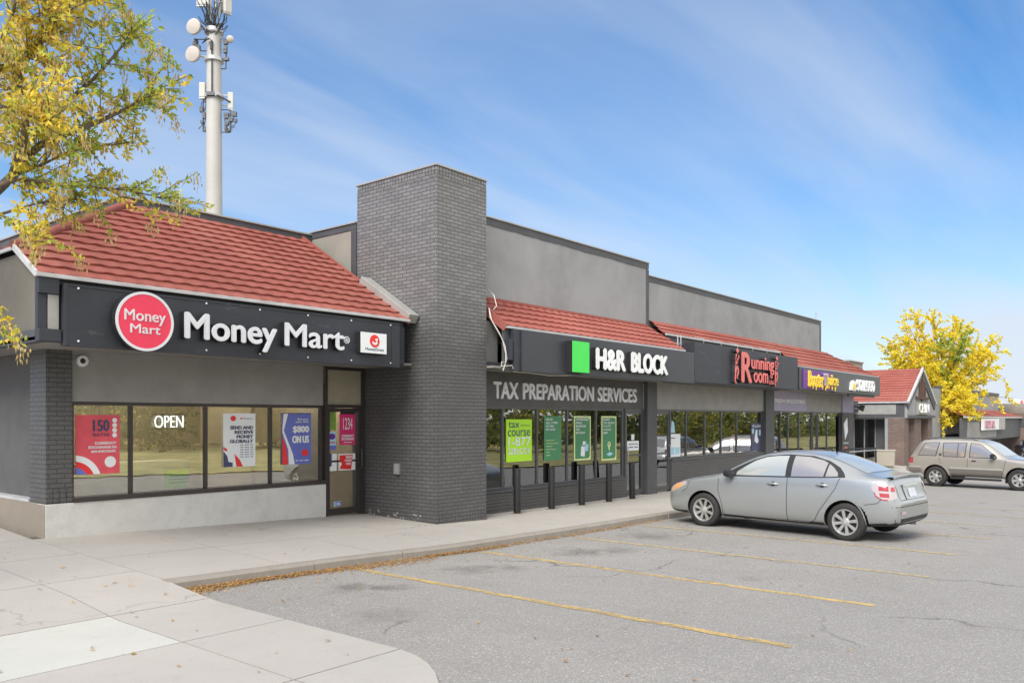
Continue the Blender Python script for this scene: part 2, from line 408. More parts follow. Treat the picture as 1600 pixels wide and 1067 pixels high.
m_eave = pbr('white_eave_trim', (.50, .50, .50), .5, 0, .15, 3)
m_bronze = pbr('bronze_frame', (.055, .045, .042), .45, .3, .1)
m_gframe = pbr('grey_aluminium_frame', (.10, .10, .105), .4, .3, .1)
m_silver = pbr('silver_frame', (.42, .43, .44), .4, .5, .1)
m_base = concrete_mat('base_concrete', (.74, .725, .68), .55)
m_base_b = concrete_mat('stained_base_concrete', (.36, .31, .25), .5)
m_tile = tile_mat('red_roof_tile', (.265, .08, .062))
m_tile2 = tile_mat('orange_red_roof_tile', (.31, .095, .075))
m_signdark = scuffed_mat('black_sign_board', (.030, .033, .042))
m_sign_hr = pbr('dark_sign_box', (.05, .054, .062), .4, .2, .12, .6)
m_white = pbr('white_letter_face', (.72, .73, .76), .5, var=.05)
m_white2 = pbr('bright_white_face', (.85, .86, .85), .5, var=.04)
m_black = pbr('black_return', (.018, .018, .02), .5)
m_pink = pbr('crimson_disc', (.82, .045, .10), .4, var=.03)
m_red = pbr('red_print', (.75, .03, .03), .5, var=.05)
m_green = pbr('bright_green_block', (.06, .72, .09), .4, var=.03)
m_lime = pbr('lime_print', (.42, .78, .02), .5, var=.03)
m_hrgreen = pbr('deep_green_print', (.055, .23, .10), .5, var=.05)
m_pale = pbr('pale_yellow_print', (.72, .80, .38), .5, var=.04)
m_blue = pbr('indigo_print', (.13, .16, .50), .5, var=.06)
m_navy = pbr('navy_print', (.05, .06, .13), .5)
m_magenta = pbr('magenta_print', (.66, .03, .16), .5, var=.06)
m_paper = pbr('white_print', (.78, .80, .80), .55, var=.03)
m_salmon = pbr('salmon_red_letter', (.74, .17, .16), .45, var=.06)
m_purple = pbr('purple_print', (.13, .025, .26), .45, var=.05)
m_lilac = pbr('lilac_band', (.34, .31, .42), .6, var=.05)
m_yellow = pbr('yellow_letter', (.85, .60, .05), .45, var=.05)
m_orange = pbr('orange_print', (.80, .25, .03), .5, var=.05)
m_sky = pbr('light_blue_print', (.35, .60, .72), .5)
m_pane = pane_mat('shop_glass', (.80, .80, .74), .23)
m_pane2 = pane_mat('clear_shop_glass', (.84, .86, .83), .20)
m_pane_low = pane_mat('door_glass', (.90, .89, .85), .05)
m_frost = pbr('beige_infill_panel', (.34, .31, .23), .35)
m_intwall = pbr('interior_tan_wall', (.50, .43, .31), .9)
m_intgrey = pbr('interior_grey_wall', (.42, .41, .38), .9)
m_intfloor = pbr('interior_floor', (.26, .23, .19), .6)
m_intdark = pbr('interior_dark', (.09, .085, .08), .8)
m_bollard = pbr('black_bollard_paint', (.011, .0105, .011), .6, 0, .3, 6, .002)
m_cable = pbr('white_cable', (.62, .58, .52), .6)
m_galv = pbr('galvanised_steel', (.52, .52, .51), .45, .4, .12)
m_pole = pbr('painted_pole', (.47, .455, .42), .6, 0, .08, .5)
m_ant = pbr('antenna_cream', (.54, .53, .48), .55, var=.05)
m_dish = pbr('dish_fabric', (.50, .45, .40), .8, var=.06)
m_rubber = pbr('tyre_rubber', (.028, .027, .026), .8, 0, .25, 12, .002, 80)
m_bark = pbr('grey_brown_bark', (.14, .11, .085), .9, 0, .35, 14, .01, 40)
m_leaf = leaf_mat('leaf')
m_bin = concrete_mat('beige_bin_concrete', (.52, .48, .40), .2)

# ------------------------------------------------------------------ ground
Z_LOT = [(-40, .0), (3.8, .0), (6.8, -.09), (9.2, -.17), (11.6, -.21), (14.5, -.24), (20, -.34), (34, -.69), (50, -.95), (75, -1.3), (120, -1.6), (900, -1.6)]
Z_KERB = [(4.3, .10), (6.8, .035), (8.8, -.04), (11.6, -.085), (15, -.12), (20, -.18), (34, -.45), (50, -.75), (75, -1.1), (200, -1.4)]
Z_WALL = [(4.5, .20), (9.4, .06), (10.5, .02), (11.7, -.035), (18, -.07), (26, -.10), (36, -.2), (45, -.38), (60, -.8), (75, -1.1), (200, -1.4)]
YK = 8.42
def zlot(x): return tab(Z_LOT, x)
def zwalk(x, y):
    if x < 4.45:
        if y < 8.6: return lerp(.013, .10, max(0, min(1, (y - 7.5) / 1.1)))
        return lerp(.10, .20, (y - 8.6) / 3.6) if y < 12.2 else .20 + (y - 12.2) * .05
    t = max(0, min(1.2, (y - YK) / (12.2 - YK)))
    return lerp(tab(Z_KERB, x), tab(Z_WALL, x), t)
ASPH = (.385, .366, .342)
m_asphalt = asphalt_mat('aged_asphalt', ASPH, [(6.0, 7.3, .35, .6), (6.3, 7.0, .3, .5), (7.9, 7.2, .5, .45), (8.4, 7.0, .35, .5), (10.3, 7.1, .55, .5), (10.9, 6.8, .4, .4), (12.7, 7.3, .6, .5), (5.3, 6.0, .45, .25), (17.4, 6.6, .6, .4), (9.9, 4.3, .25, .3), (15.0, 5.6, 1.1, .22)])
m_pave = pave_mat('pavement_concrete', (.47, .44, .40))
m_patch = pave_mat('new_pavement_concrete', (.555, .55, .50))
m_kerb = concrete_mat('kerb_concrete', (.36, .325, .28), .6)
m_joint = pbr('joint_dirt', (.12, .10, .08), .95)
xs = [-700, -200, -60, -20, -6] + [i * .6 for i in range(-5, 60)] + [36 + i * 4 for i in range(0, 20)] + [150, 250, 420, 700, 1200]
ys = [-900, -400, -150, -60, -30, -15, -8, -4] + [i * 1.0 for i in range(-2, 14)] + [16, 25, 60, 150, 400, 1000]
g = MB(); g.grid([[(x, y, zlot(x)) for x in xs] for y in ys])
tag(g.build('parking_lot', m_asphalt, smooth=60), 'worn pale grey asphalt of the parking lot in front of the shops', None, None, 'structure')

# pavement: separate slabs with open joints
def xedge(y): return 4.45 if y > 4.9 else 4.45 - .5 * (4.9 - y) ** 2
def slab(mb, x0, x1, y0, y1, clip=False):
    nx = max(1, int((x1 - x0) / .4)); ny = max(1, int((y1 - y0) / .2))
    gp = .008; rows = []
    for j in range(ny + 1):
        y = lerp(y0 + gp, y1 - gp, j / ny)
        xr = x1 - gp if not clip else min(x1 - gp, xedge(y))
        if xr < x0 + gp: xr = x0 + gp
        rows.append([Vector((lerp(x0 + gp, xr, i / nx), y, 0)) for i in range(nx + 1)])
    if max(r[-1].x - r[0].x for r in rows) < .05: return
    n = len(rows[0])
    for r in rows:
        for p in r: p.z = zwalk(p.x, p.y)
    mb.grid(rows)
    # skirts so that the joints have depth
    loop = rows[0] + [r[-1] for r in rows[1:]] + rows[-1][-2::-1] + [r[0] for r in rows[-2:0:-1]]
    low = [p - Vector((0, 0, .03)) for p in loop]
    k = len(loop); mb.add(loop + low, [(i, (i + 1) % k, k + (i + 1) % k, k + i) for i in range(k)])
pv = MB()
yl = [-6, -3.0, 1.6, 3.3, 4.83, 6.35, 7.65, 9.2, 10.7, 12.2, 13.8, 15.4, 17, 19, 21.5]
xl = [-26, -20, -15, -10.4, -7.4, -5.9, -4.4, -2.9, -1.25, .35, 1.9, 3.45, 4.45]
for y0, y1 in zip(yl, yl[1:]):
    for x0, x1 in zip(xl, xl[1:]):
        if y0 < 4.8 and x0 < -6: continue
        pv.mi = 1 if (6.3 < y0 < 7.6 and .3 < x0 < 3.4) else 0
        if y0 < 6.2 and y1 < 1.7: continue
        slab(pv, x0, x1, y0, y1, clip=(x1 > 0 and y0 < 4.9))
pv.mi = 0
x = 4.45
while x < 82:
    st = 1.52 if x < 40 else 3.0
    for y0, y1 in ((YK + .15, 10.2), (10.2, 12.15)) if x < 30 else ((YK + .15, 13.4),):
        slab(pv, x, x + st, y0, y1)
    x += st
ob = pv.build('pavement', [m_pave, m_patch], smooth=30)
tag(ob, 'pale jointed concrete pavement in front of the shops', None, None, 'structure')
jb = MB()
for y0, y1, x0, x1, nx in ((1.7, 21.5, -26, 4.44, 40), (YK + .1, 12.4, 4.44, 82, 140)):
    ny = 90
    jb.grid([[(min(lerp(x0, x1, i / nx), xedge(y) - .01) if x1 < 5 else lerp(x0, x1, i / nx), y, 0) for i in range(nx + 1)] for y in [lerp(y0, y1, j / ny) for j in range(ny + 1)]])
jb.v = [(a, b, max(zwalk(a, b) - .012, zlot(a) + .004 if a < 4.5 and b < 7.6 else -9)) for a, b, c in jb.v]
tag(jb.build('pavement_bed', m_joint), 'dark joint filling under the pavement slabs', None, None, 'structure')
# kerb stones
kb = MB(); x = 4.42; k = 0
while x < 82:
    L = 1.5 if k else 1.9
    x1 = x + L - .012; n = 4; rows = []
    for i in range(n + 1):
        xx = lerp(x, x1, i / n); zt = tab(Z_KERB, xx) + .004; zb = zlot(xx) - .1
        jy = .012 * math.sin(k * 2.3)
        if k == 0 and i == 0: zt = .10
        rows.append([(xx, YK + jy - .015, zb), (xx, YK + jy, zt - .03), (xx, YK + jy + .03, zt), (xx, YK + .15, zt), (xx, YK + .15, zb)])
    kb.grid(rows); kb.add(rows[0], [(0, 1, 2, 3, 4)]); kb.add(rows[-1], [(4, 3, 2, 1, 0)])
    x += L; k += 1
# return along the left apron, nearly flush
kr = []
tag(kb.build('kerb', m_kerb, bev=0), 'chipped grey concrete kerb between lot and pavement', None, None, 'structure')

# stall lines
m_line = worn_paint('worn_yellow_paint', (.57, .40, .15))
m_line2 = worn_paint('faded_yellow_paint', (.50, .38, .20))
for i, (lx, y0, y1) in enumerate([(6.85, 2.60, 8.30), (9.27, 2.62, 8.25), (11.62, 2.6, 8.2), (13.95, 2.75, 8.2), (16.5, 2.7, 8.2), (18.9, 2.8, 8.2), (21.4, 2.8, 8.2), (23.8, 2.8, 8.2)]):
    l = MB(); n = 24; rows = []
    for j in range(n + 1):
        y = lerp(y0, y1, j / n); o = .010 * math.sin(j * 1.7 + i) ; wd = .056 + .004 * math.sin(j * 2.9 + i * 2)
        rows.append([(lx + o - wd, y, zlot(lx) + .005 + (zlot(lx - wd) - zlot(lx))), (lx + o + wd, y, zlot(lx) + .005 + (zlot(lx + wd) - zlot(lx)))])
    l.grid(rows)
    tag(l.build('stall_line', m_line if i < 2 else m_line2), 'yellow painted stall line on the asphalt', None, 'yellow stall lines', 'structure')

# fallen leaves in the gutter and scattered about
lf = MB(); lf.col = []
PAL_L = [(.52, .30, .13), (.60, .38, .18), (.44, .23, .10), (.64, .44, .22), (.52, .36, .12)]
def fallen(x, y, z, s):
    a = rnd.uniform(0, 6.28); u = Vector((math.cos(a), math.sin(a), rnd.uniform(-.35, .35))) * s; v = Vector((-math.sin(a), math.cos(a), rnd.uniform(-.35, .35))) * s * rnd.uniform(.4, .7)
    c = Vector((x, y, z + .006 + abs(u.z) + abs(v.z) * .5)); o = len(lf.v)
    lf.v += [tuple(c - u), tuple(c + v * .9 + Vector((0, 0, s * .25))), tuple(c + u), tuple(c - v * .9 + Vector((0, 0, s * .2)))]
    lf.f.append((o, o + 1, o + 2, o + 3)); lf.m.append(0)
    q = PAL_L[rnd.randrange(len(PAL_L))]; k = rnd.uniform(.7, 1.25); lf.col += [(q[0] * k, q[1] * k, q[2] * k, 1)] * 4
for i in range(7600):
    t = rnd.random() ** 1.5; x = 4.5 + t * 10.5
    dens = 1.0 if x < 7.5 else (.8 if x < 10 else .35)
    if rnd.random() > dens: continue
    wdt = (.06 + .10 * max(0, math.sin(x * 1.9) * .6 + .5)) if x < 8.3 else .05
    y = YK - .02 - abs(rnd.gauss(0, wdt)); fallen(x, y, zlot(x) + max(0, .03 - (YK - y) * .15) * rnd.random(), rnd.uniform(.009, .024))
for i in range(420):
    x = rnd.uniform(4.6, 26); y = 8.3 - abs(rnd.gauss(0, 1.0)); fallen(x, y, zlot(x), rnd.uniform(.012, .026))
for i in range(60):
    x = rnd.uniform(5, 15); y = rnd.uniform(1.5, 8); fallen(x, y, zlot(x), rnd.uniform(.014, .028))
for i in range(95):
    x = rnd.uniform(-1, 4.3); y = rnd.uniform(4.9, 11.8); fallen(x, y, zwalk(x, y), rnd.uniform(.016, .034))
for i in range(50):
    x = rnd.uniform(4.6, 18); y = rnd.uniform(8.7, 11); fallen(x, y, zwalk(x, y), rnd.uniform(.012, .026))
tag(lf.build('fallen_leaves', m_leaf, fix=False), 'brown and orange fallen leaves drifted in the gutter', 'leaves', None, 'stuff')

# ------------------------------------------------------------------ roof tiles
def tiles(mb, o, u, v, nrm, L, uL, uR, row=.365, pitch=.20, du=.033, v0=0.0, wave=.016, step=.034):
    """o: eave origin; u along the eave, v up the slope (unit vectors); uL/uR functions of v"""
    o, u, v, nrm = Vector(o), Vector(u).normalized(), Vector(v).normalized(), Vector(nrm).normalized()
    n = max(1, round((L - v0) / row)); rh = (L - v0) / n
    def wv(s): 
        q = (s / pitch) % 1.0
        return wave * (math.sin(q * 2 * math.pi) * .75 + (.5 if q < .5 else -.25) * math.sin(q * 4 * math.pi) * .4)
    for r in range(n):
        a = v0 + r * rh; b = v0 + (r + 1) * rh
        offs = .04 * math.sin(r * 12.9)
        la, ra = uL(a), uR(a); lb, rb = uL(b), uR(b)
        N = max(4, int(max(ra - la, rb - lb) / du))
        low = []; bot = []; mid = []; top = []
        for i in range(N + 1):
            t = i / N; s = lerp(la, ra, t); s2 = lerp(lb, rb, t); q = wv(s + offs); q2 = wv(s2 + offs)
            low.append(o + u * s + v * a + nrm * (-.004 if r else -.02))
            bot.append(o + u * s + v * (a - q * .8) + nrm * (step + q))
            sm = lerp(s, s2, .12); mid.append(o + u * sm + v * (a + .12 * rh) + nrm * (step * .93 + q))
            top.append(o + u * s2 + v * (b + .01) + nrm * (.002 + q2 * .55))
        mb.grid([low, bot]); mb.grid([bot, mid, top])
def slope(y0, z0, y1, z1):
    v = Vector((0, y1 - y0, z1 - z0)); L = v.length; v.normalize(); return v, Vector((0, -v.z, v.y)), L

# ------------------------------------------------------------------ the long shop building
B = thing('shop_building', 'long grey stucco shop row with charcoal brick pier and red tiled mansard roofs', 'building', (8, 12, 0))
def P(mb, name, mats, **k):
    o = mb.build(name, mats, **k); o.parent = B; o.matrix_parent_inverse = Matrix.Translation(Vector((-8, -12, 0))); return o
def child(mb, name, mats, parent, **k):
    o = mb.build(name, mats, **k); o.parent = parent; return o
WY = 12.2
# --- corner shop base, pillar, walls
mb = MB(); mb.box(4.604, 9.36, 12.14, 12.42, -.25, .655); mb.mi = 1; mb.box(4.60, 4.86, 12.42, 24, -.25, .66); mb.box(4.592, 4.603, 12.145, 12.419, -.25, .652)
P(mb, 'concrete_base', [m_base, m_base_b], bev=.012)
mb = MB(); mb.box(4.615, 4.965, 12.155, 12.70, .66, 2.95)
zc = .66
for i in range(4): mb.box(4.975 - .36 + i * .09 + .004, 4.975 - .36 + (i + 1) * .09 - .008, 12.146, 12.154, .67, .87)
P(mb, 'corner_pillar', m_brick)
mb = MB(); mb.box(4.74, 4.86, 12.70, 24, .66, 2.95); P(mb, 'side_wall', m_wall)
mb = MB(); mb.box(4.60, 4.74, 12.72, 24, .66, .70); P(mb, 'ledge', m_eave)
mb = MB(); mb.box(4.967, 9.36, 12.23, 12.33, 2.085, 2.95); P(mb, 'wall_panel', m_panel)
mb = MB(); mb.box(9.362, 10.29, 12.20, 12.33, 2.792, 2.95); P(mb, 'door_head', m_bronze)
mb = MB(); mb.box(4.0, 10.28, 10.86, 12.225, 2.80, 2.84); mb.box(4.1, 4.73, 12.23, 24, 2.80, 2.84); P(mb, 'soffit', m_soffit)
# fascia behind the signs
mb = MB(); mb.box(4.0, 10.0, 10.78, 10.855, 2.78, 3.555); P(mb, 'fascia', m_signdark)
mb = MB(); mb.box(3.985, 4.22, 10.70, 10.778, 3.36, 3.55); mb.box(3.985, 4.24, 10.69, 10.778, 2.78, 2.93); mb.box(3.985, 4.09, 10.74, 10.778, 2.93, 3.36)
P(mb, 'corner_casing', m_signdark, bev=.004)
mb = MB(); mb.box(4.10, 4.225, 10.735, 10.778, 2.935, 3.355); P(mb, 'corner_strip', m_metal)
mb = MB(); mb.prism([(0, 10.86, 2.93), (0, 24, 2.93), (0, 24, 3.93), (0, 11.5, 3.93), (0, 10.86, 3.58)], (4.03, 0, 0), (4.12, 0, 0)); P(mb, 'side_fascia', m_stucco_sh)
mb = MB(); mb.box(4.0, 4.13, 10.86, 24, 2.78, 2.928); P(mb, 'side_fascia_band', m_dark)
# --- corner roof
EY, EZ, TY, TZ = 10.72, 3.585, 13.85, 5.47
v, nn, L = slope(EY, EZ, TY, TZ)
f1 = .70 / (TY - EY)      # where the hip starts
mb = MB()
def uL(t):
    q = t / L
    return 3.98 if q < f1 else lerp(3.98, 6.6, (q - f1) / (1 - f1))
tiles(mb, (0, EY, EZ), (1, 0, 0), v, nn, L, uL, lambda t: 10.06, row=.262, pitch=.27, wave=.012, step=.034)
# left hip face
hz = lerp(EZ, TZ, f1); v2 = Vector((2.62, 0, TZ - hz)); L2 = v2.length; v2.normalize()
tiles(mb, (3.98, 0, hz), (0, -1, 0), v2, (-v2.z, 0, v2.x), L2, lambda t: -24.0, lambda t: lerp(-(EY + .70), -TY, t / L2), du=.05, row=.262, step=.034, pitch=.27, wave=.012)
P(mb, 'red_tile_roof', m_tile, smooth=35)
hA = Vector((3.98, EY + .70, hz)); hB = Vector((6.6, TY, TZ)); mb = MB()
hd = (hB - hA).normalized(); sd_ = Vector((hd.y, -hd.x, 0)).normalized()
mb.tube([hA + Vector((0, 0, .012)), hB + Vector((0, 0, .02))], .07, 10); P(mb, 'hip_ridge', m_tile, smooth=50)
mb = MB(); mb.box(3.95, 10.08, EY - .045, EY + .01, EZ - .03, EZ + .02)
mb.obox((3.965, EY + .36, lerp(EZ, hz, .5)), (.015, 0, 0), (0, .36, (hz - EZ) / 2), (0, -.02, .035)); mb.box(3.955, 3.985, EY + .72, 24, hz - .035, hz + .012)
P(mb, 'eave_trim', m_eave, bev=.006)
mb = MB(); mb.box(6.45, 10.3, TY - .02, TY + .2, TZ - .06, TZ + .10); mb.box(6.45, 6.66, TY + .21, 24, TZ - .06, TZ + .10); P(mb, 'parapet_band', m_dark)
mb = MB(); mb.box(6.42, 10.3, TY - .05, TY + .23, TZ + .102, TZ + .13); mb.box(6.42, 6.69, TY + .232, 24, TZ + .102, TZ + .13); P(mb, 'parapet_cap', m_metal)
mb = MB(); mb.box(6.66, 10.3, TY + .2, 24, TZ - .1, TZ - .02); P(mb, 'flat_roof', m_panel)
# flashing between roof and pier
mb = MB(); d = Vector((0, 11.95 - EY, .62 * (11.95 - EY))) ; cpt = Vector((10.165, (EY + 11.95) / 2 + .02, (EZ + lerp(EZ, TZ, (11.95 - EY) / (TY - EY))) / 2 + .06))
dn = d.normalized(); mb.obox(cpt + Vector((-.01, 0, .01)), (.118, 0, 0), dn * (d.length / 2 + .05), Vector((0, -dn.z, dn.y)) * .085)
P(mb, 'roof_flashing', m_metal, bev=.008)
mb = MB(); mb.obox((10.075, (EY + TY) / 2, (EZ + TZ) / 2) , (.02, 0, 0), v * (L / 2 + .02), nn * .062); P(mb, 'rake_trim', m_tile)
# --- side wall of the taller block, seen over the corner roof
mb = MB(); mb.box(10.31, 10.5, 12.5, 24, 3.4, 5.50); P(mb, 'side_stucco_wall', m_stucco_tan)
mb = MB(); mb.box(10.295, 10.51, 12.42, 24, 5.502, 5.62); mb.box(10.295, 10.308, 12.42, 12.58, 4.3, 5.50); P(mb, 'side_wall_trim', m_dark)
mb = MB(); mb.box(10.27, 10.53, 12.42, 24, 5.622, 5.65); P(mb, 'side_wall_cap', m_metal)
# --- brick pier
PX0, PX1, PY0, PY1, PZ = 10.30, 11.63, 10.25, 12.40, 6.17
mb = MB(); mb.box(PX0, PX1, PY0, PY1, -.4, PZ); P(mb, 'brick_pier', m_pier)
mb = MB(); n = 17
for i in range(n):
    a = PX0 + .004 + i * (PX1 - PX0) / n; mb.box(a, a + (PX1 - PX0) / n - .012, PY0 - .004, PY0 + .05, PZ - .05, PZ + .14)
n = 27
for i in range(n):
    a = PY0 + .056 + i * (PY1 - PY0 - .06) / n; mb.box(PX0 - .004, PX0 + .05, a, a + (PY1 - PY0 - .06) / n - .012, PZ - .05, PZ + .14)
mb.box(PX0 + .051, PX1 - .001, PY0 + .051, PY1, PZ + .001, PZ + .13)
n = 17; mb2 = MB()
for i in range(n):
    a = PX0 + .004 + i * (PX1 - PX0) / n; mb2.box(a, a + (PX1 - PX0) / n - .012, PY0 - .006, PY0 - .0015, -.03 - .02 * i / n, .16)
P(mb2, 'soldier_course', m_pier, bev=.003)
mb2 = MB(); r_ = random.Random(4)
for i in range(26):
    y_ = PY0 + .25 + 1.6 * r_.random() ** .6; z_ = zwalk(10.3, y_) + .02 + .1 * r_.random() ** 2; s_ = r_.uniform(.008, .028)
    mb2.prism([(PX0, y_ + s_ * math.cos(a_) * r_.uniform(.6, 1.3), z_ + s_ * math.sin(a_) * r_.uniform(.5, 1.2)) for a_ in (0, 1.1, 2.2, 3.3, 4.4, 5.4)], (-.0005, 0, 0), (-.003, 0, 0))
P(mb2, 'flaked_paint_patches', m_panel)
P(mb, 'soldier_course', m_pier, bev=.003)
mb = MB(); mb.box(PX0 - .02, PX1 + .02, PY0 - .02, PY1 + .02, PZ + .142, PZ + .175); P(mb, 'pier_cap', m_metal, bev=.004)
# --- upper stucco walls, trim, cap
HX0, HX1, RX1 = 11.64, 18.76, 31.8
HY = 10.9
mb = MB(); mb.box(HX0, HX1 - .13, HY, HY + .25, 3.4, 5.76); P(mb, 'stucco_wall', m_stucco); mb = MB(); mb.box(HX1 + .012, RX1 - .13, HY + .04, HY + .29, 3.4, 5.46)
mb.box(RX1 - .2, RX1, HY + .30, 24, 3.4, 5.46); mb.box(HX1 - .3, HX1 - .02, HY + .26, 24, 5.2, 5.76)
P(mb, 'stucco_wall', m_stucco)
mb = MB()
xx = HX0
while xx < HX1 - .02:        # hand-cut lower edge of the painted band
    w_ = min(rnd.uniform(.18, .5), HX1 - xx); mb.box(xx, xx + w_, HY - .012, HY + .27, 5.735 + rnd.uniform(-.008, .012), 5.885); xx += w_
mb.box(HX1 - .13, HX1, HY - .014, HY + .27, 3.6, 5.72)
mb.box(HX1 + .011, RX1, HY + .026, HY + .31, 5.44, 5.575); mb.box(RX1 - .13, RX1 + .004, HY + .024, HY + .32, 4.3, 5.438)
P(mb, 'wall_trim', m_dark)
mb = MB(); mb.box(HX0, HX1 + .02, HY - .035, HY + .30, 5.887, 5.915); mb.box(HX1 + .021, RX1 + .02, HY, HY + .34, 5.577, 5.605); P(mb, 'wall_cap', m_metal)
mb = MB(); mb.box(HX0, HX1 - .3, HY + .26, 24, 5.1, 5.15); mb.box(HX1, RX1 - .2, HY + .3, 24, 4.9, 4.95); P(mb, 'flat_roof', m_panel)
# --- middle roofs
mb = MB(); v, nn, L = slope(10.0, 3.60, 10.89, 4.24)
tiles(mb, (0, 10.0, 3.60), (1, 0, 0), v, nn, L, lambda t: 11.88, lambda t: lerp(18.99, 18.78, t / L), row=.235, pitch=.27, wave=.014, step=.032)
P(mb, 'red_tile_roof', m_tile2, smooth=35)
mb = MB(); mb.obox((11.865, 10.44, 3.90), (.016, 0, 0), v * (L / 2 + .03), nn * .075)
mb.box(HX0, HX1 - .14, 10.83, 10.895, 4.22, 4.275); P(mb, 'rake_tile', m_tile2)
v, nn, L = slope(10.0, 3.60, 10.93, 4.42); cut = (4.06 - 3.60) / (4.42 - 3.60) * L
mb = MB(); tiles(mb, (0, 10.0, 3.60), (1, 0, 0), v, nn, L, lambda t: 18.80, lambda t: 26.62, row=.19, v0=cut, wave=.022, step=.028)
tiles(mb, (0, 10.0, 3.60), (1, 0, 0), v, nn, L, lambda t: 26.62, lambda t: lerp(35.8, 32.0, t / L), row=.205, du=.05, step=.028)
e = Vector((-3.8, 0, .82)); Le = e.length; e.normalize()
tiles(mb, (35.8, 0, 3.60), (0, 1, 0), e, (e.z, 0, -e.x), Le, lambda t: lerp(10.0, 10.93, t / Le), lambda t: 15, du=.08)
P(mb, 'red_tile_roof', m_tile, smooth=35)
mb = MB(); mb.box(11.86, 19.0, 9.95, 10.0, 3.555, 3.60); mb.box(26.62, 35.85, 9.95, 10.0, 3.555, 3.60); yc = 10.0 + (4.06 - 3.6) / .82 * .93
mb.box(18.95, 26.62, yc - .05, yc, 4.01, 4.065); P(mb, 'eave_trim', m_eave, bev=.005)
mb = MB(); mb.box(18.99, 26.6, yc + .003, yc + .08, 2.78, 4.01); mb.box(11.88, 18.99, 10.02, 10.08, 2.78, 3.55); mb.box(26.62, 35.7, 10.02, 10.08, 2.85, 3.55)
mb.box(35.62, 35.7, 10.081, 15, 2.85, 3.55); P(mb, 'fascia', m_dark)
mb = MB(); mb.box(11.64, 12.15, 10.42, 10.46, 2.88, 3.72); P(mb, 'end_panel', m_metal)
mb = MB(); mb.box(11.64, 12.15, 10.34, 10.415, 2.80, 2.93); P(mb, 'end_beam', m_dark)
mb = MB(); mb.box(HX0, 35.6, 10.085, HY - .13, 2.80, 2.84); P(mb, 'soffit', m_soffit)
# --- middle storefront walls
SY = 10.9
xs_ = {k: X(k, SY) for k in (785, 839, 886, 931, 973, 976, 1005, 1020, 1046, 1191, 1204)}
D0, D1 = xs_[976], xs_[1005]
mb = MB(); mb.box(HX0, xs_[973] + .02, SY - .10, SY + .08, -.4, .345); P(mb, 'low_brick_wall', m_brick)
mb = MB(); mb.box(xs_[1046], xs_[1191], SY - .06, SY + .08, -.4, .70); P(mb, 'low_brick_wall', m_brick)
mb = MB(); mb.box(HX0, xs_[973] + .03, SY - .12, SY + .08, .347, .385); mb.box(xs_[1046], xs_[1191], SY - .09, SY + .08, .702, .745); P(mb, 'sill', m_gframe, bev=.004)
for a_, b_ in ((D1, xs_[1020]), (xs_[1191], xs_[1204])):
    mb = MB(); mb.box(a_, b_, SY - .13, SY + .12, -.4, 2.80); P(mb, 'pilaster', m_dark, bev=.004)
mb = MB(); mb.box(xs_[1020] + .002, xs_[1191] - .002, SY - .04, SY + .08, 2.10, 2.80); P(mb, 'wall_panel', m_panel)
mb = MB(); mb.box(HX0, D1 - .002, SY - .02, SY + .08, 2.09, 2.80); P(mb, 'wall_panel', m_wall)
mb = MB(); mb.box(D1 - .05, D1 - .015, SY - .035, SY - .021, 2.1, 2.75); mb.box(xs_[1191] - .05, xs_[1191] - .01, SY - .055, SY - .041, 2.1, 2.8); P(mb, 'wall_strip', m_metal)
# --- last shop storefront
bx = [X(k, SY) for k in (1204, 1218, 1231, 1248, 1268, 1276, 1292, 1304, 1313, 1330)]
mb = MB(); mb.box(bx[0] + .002, X(1258, SY), SY - .05, SY + .08, 2.12, 2.8); P(mb, 'lilac_band', m_lilac)
mb = MB(); mb.box(X(1258, SY) + .003, bx[8], SY - .04, SY + .08, 2.12, 2.8); P(mb, 'wall_panel', m_panel)
mb = MB(); mb.box(bx[8] + .002, bx[9], SY - .10, SY + .3, -.6, 2.10); P(mb, 'corner_pier', m_wall, bev=.005)
mb = MB(); mb.box(bx[8] + .002, bx[9], SY - .10, SY + .3, 2.105, 2.8); P(mb, 'lilac_panel', m_lilac)
mb = MB(); mb.box(bx[9] - .2, bx[9] - .002, SY + .3, 15, -.6, 2.85); P(mb, 'end_wall', m_wall)
# back and rear walls so the building is closed
mb = MB(); mb.box(4.6, 35.6, 23.9, 24.1, -.4, 5.0); mb.box(35.4, 35.6, 15, 23.9, -.6, 3.4); mb.box(31.9, 35.6, 11.2, 23.9, 3.30, 3.36); P(mb, 'rear_wall', m_stucco)

# ---- interiors
mb = MB(); mb.box(4.87, 10.28, 17.0, 17.1, -.2, 2.9); mb.box(10.2, 10.28, 12.42, 17, -.2, 2.9); mb.box(4.865, 4.9, 12.43, 17, -.2, 2.9)
mb.box(8.3, 8.38, 12.9, 14.6, 0, 2.6); mb.box(8.9, 10.2, 13.1, 13.18, -.1, 2.75)
P(mb, 'interior_wall', m_intwall)
mb = MB(); mb.box(4.87, 10.28, 12.43, 17, -.3, .04); mb.box(11.65, 36, 11.2, 17, -.3, -.04); P(mb, 'interior_floor', m_intfloor)
mb = MB(); mb.box(5.6, 8.2, 14.8, 15.4, 0, 1.05); mb.box(11.7, 12.6, 11.6, 12.6, 0, 1.0); mb.box(14, 16.4, 13.5, 14.2, 0, 1.1); P(mb, 'counter', m_intgrey)
mb = MB(); mb.box(4.9, 10.2, 12.43, 17, 2.90, 2.94); mb.box(11.65, 35.3, 11.15, 17, 2.90, 2.94); P(mb, 'interior_ceiling', m_intgrey)
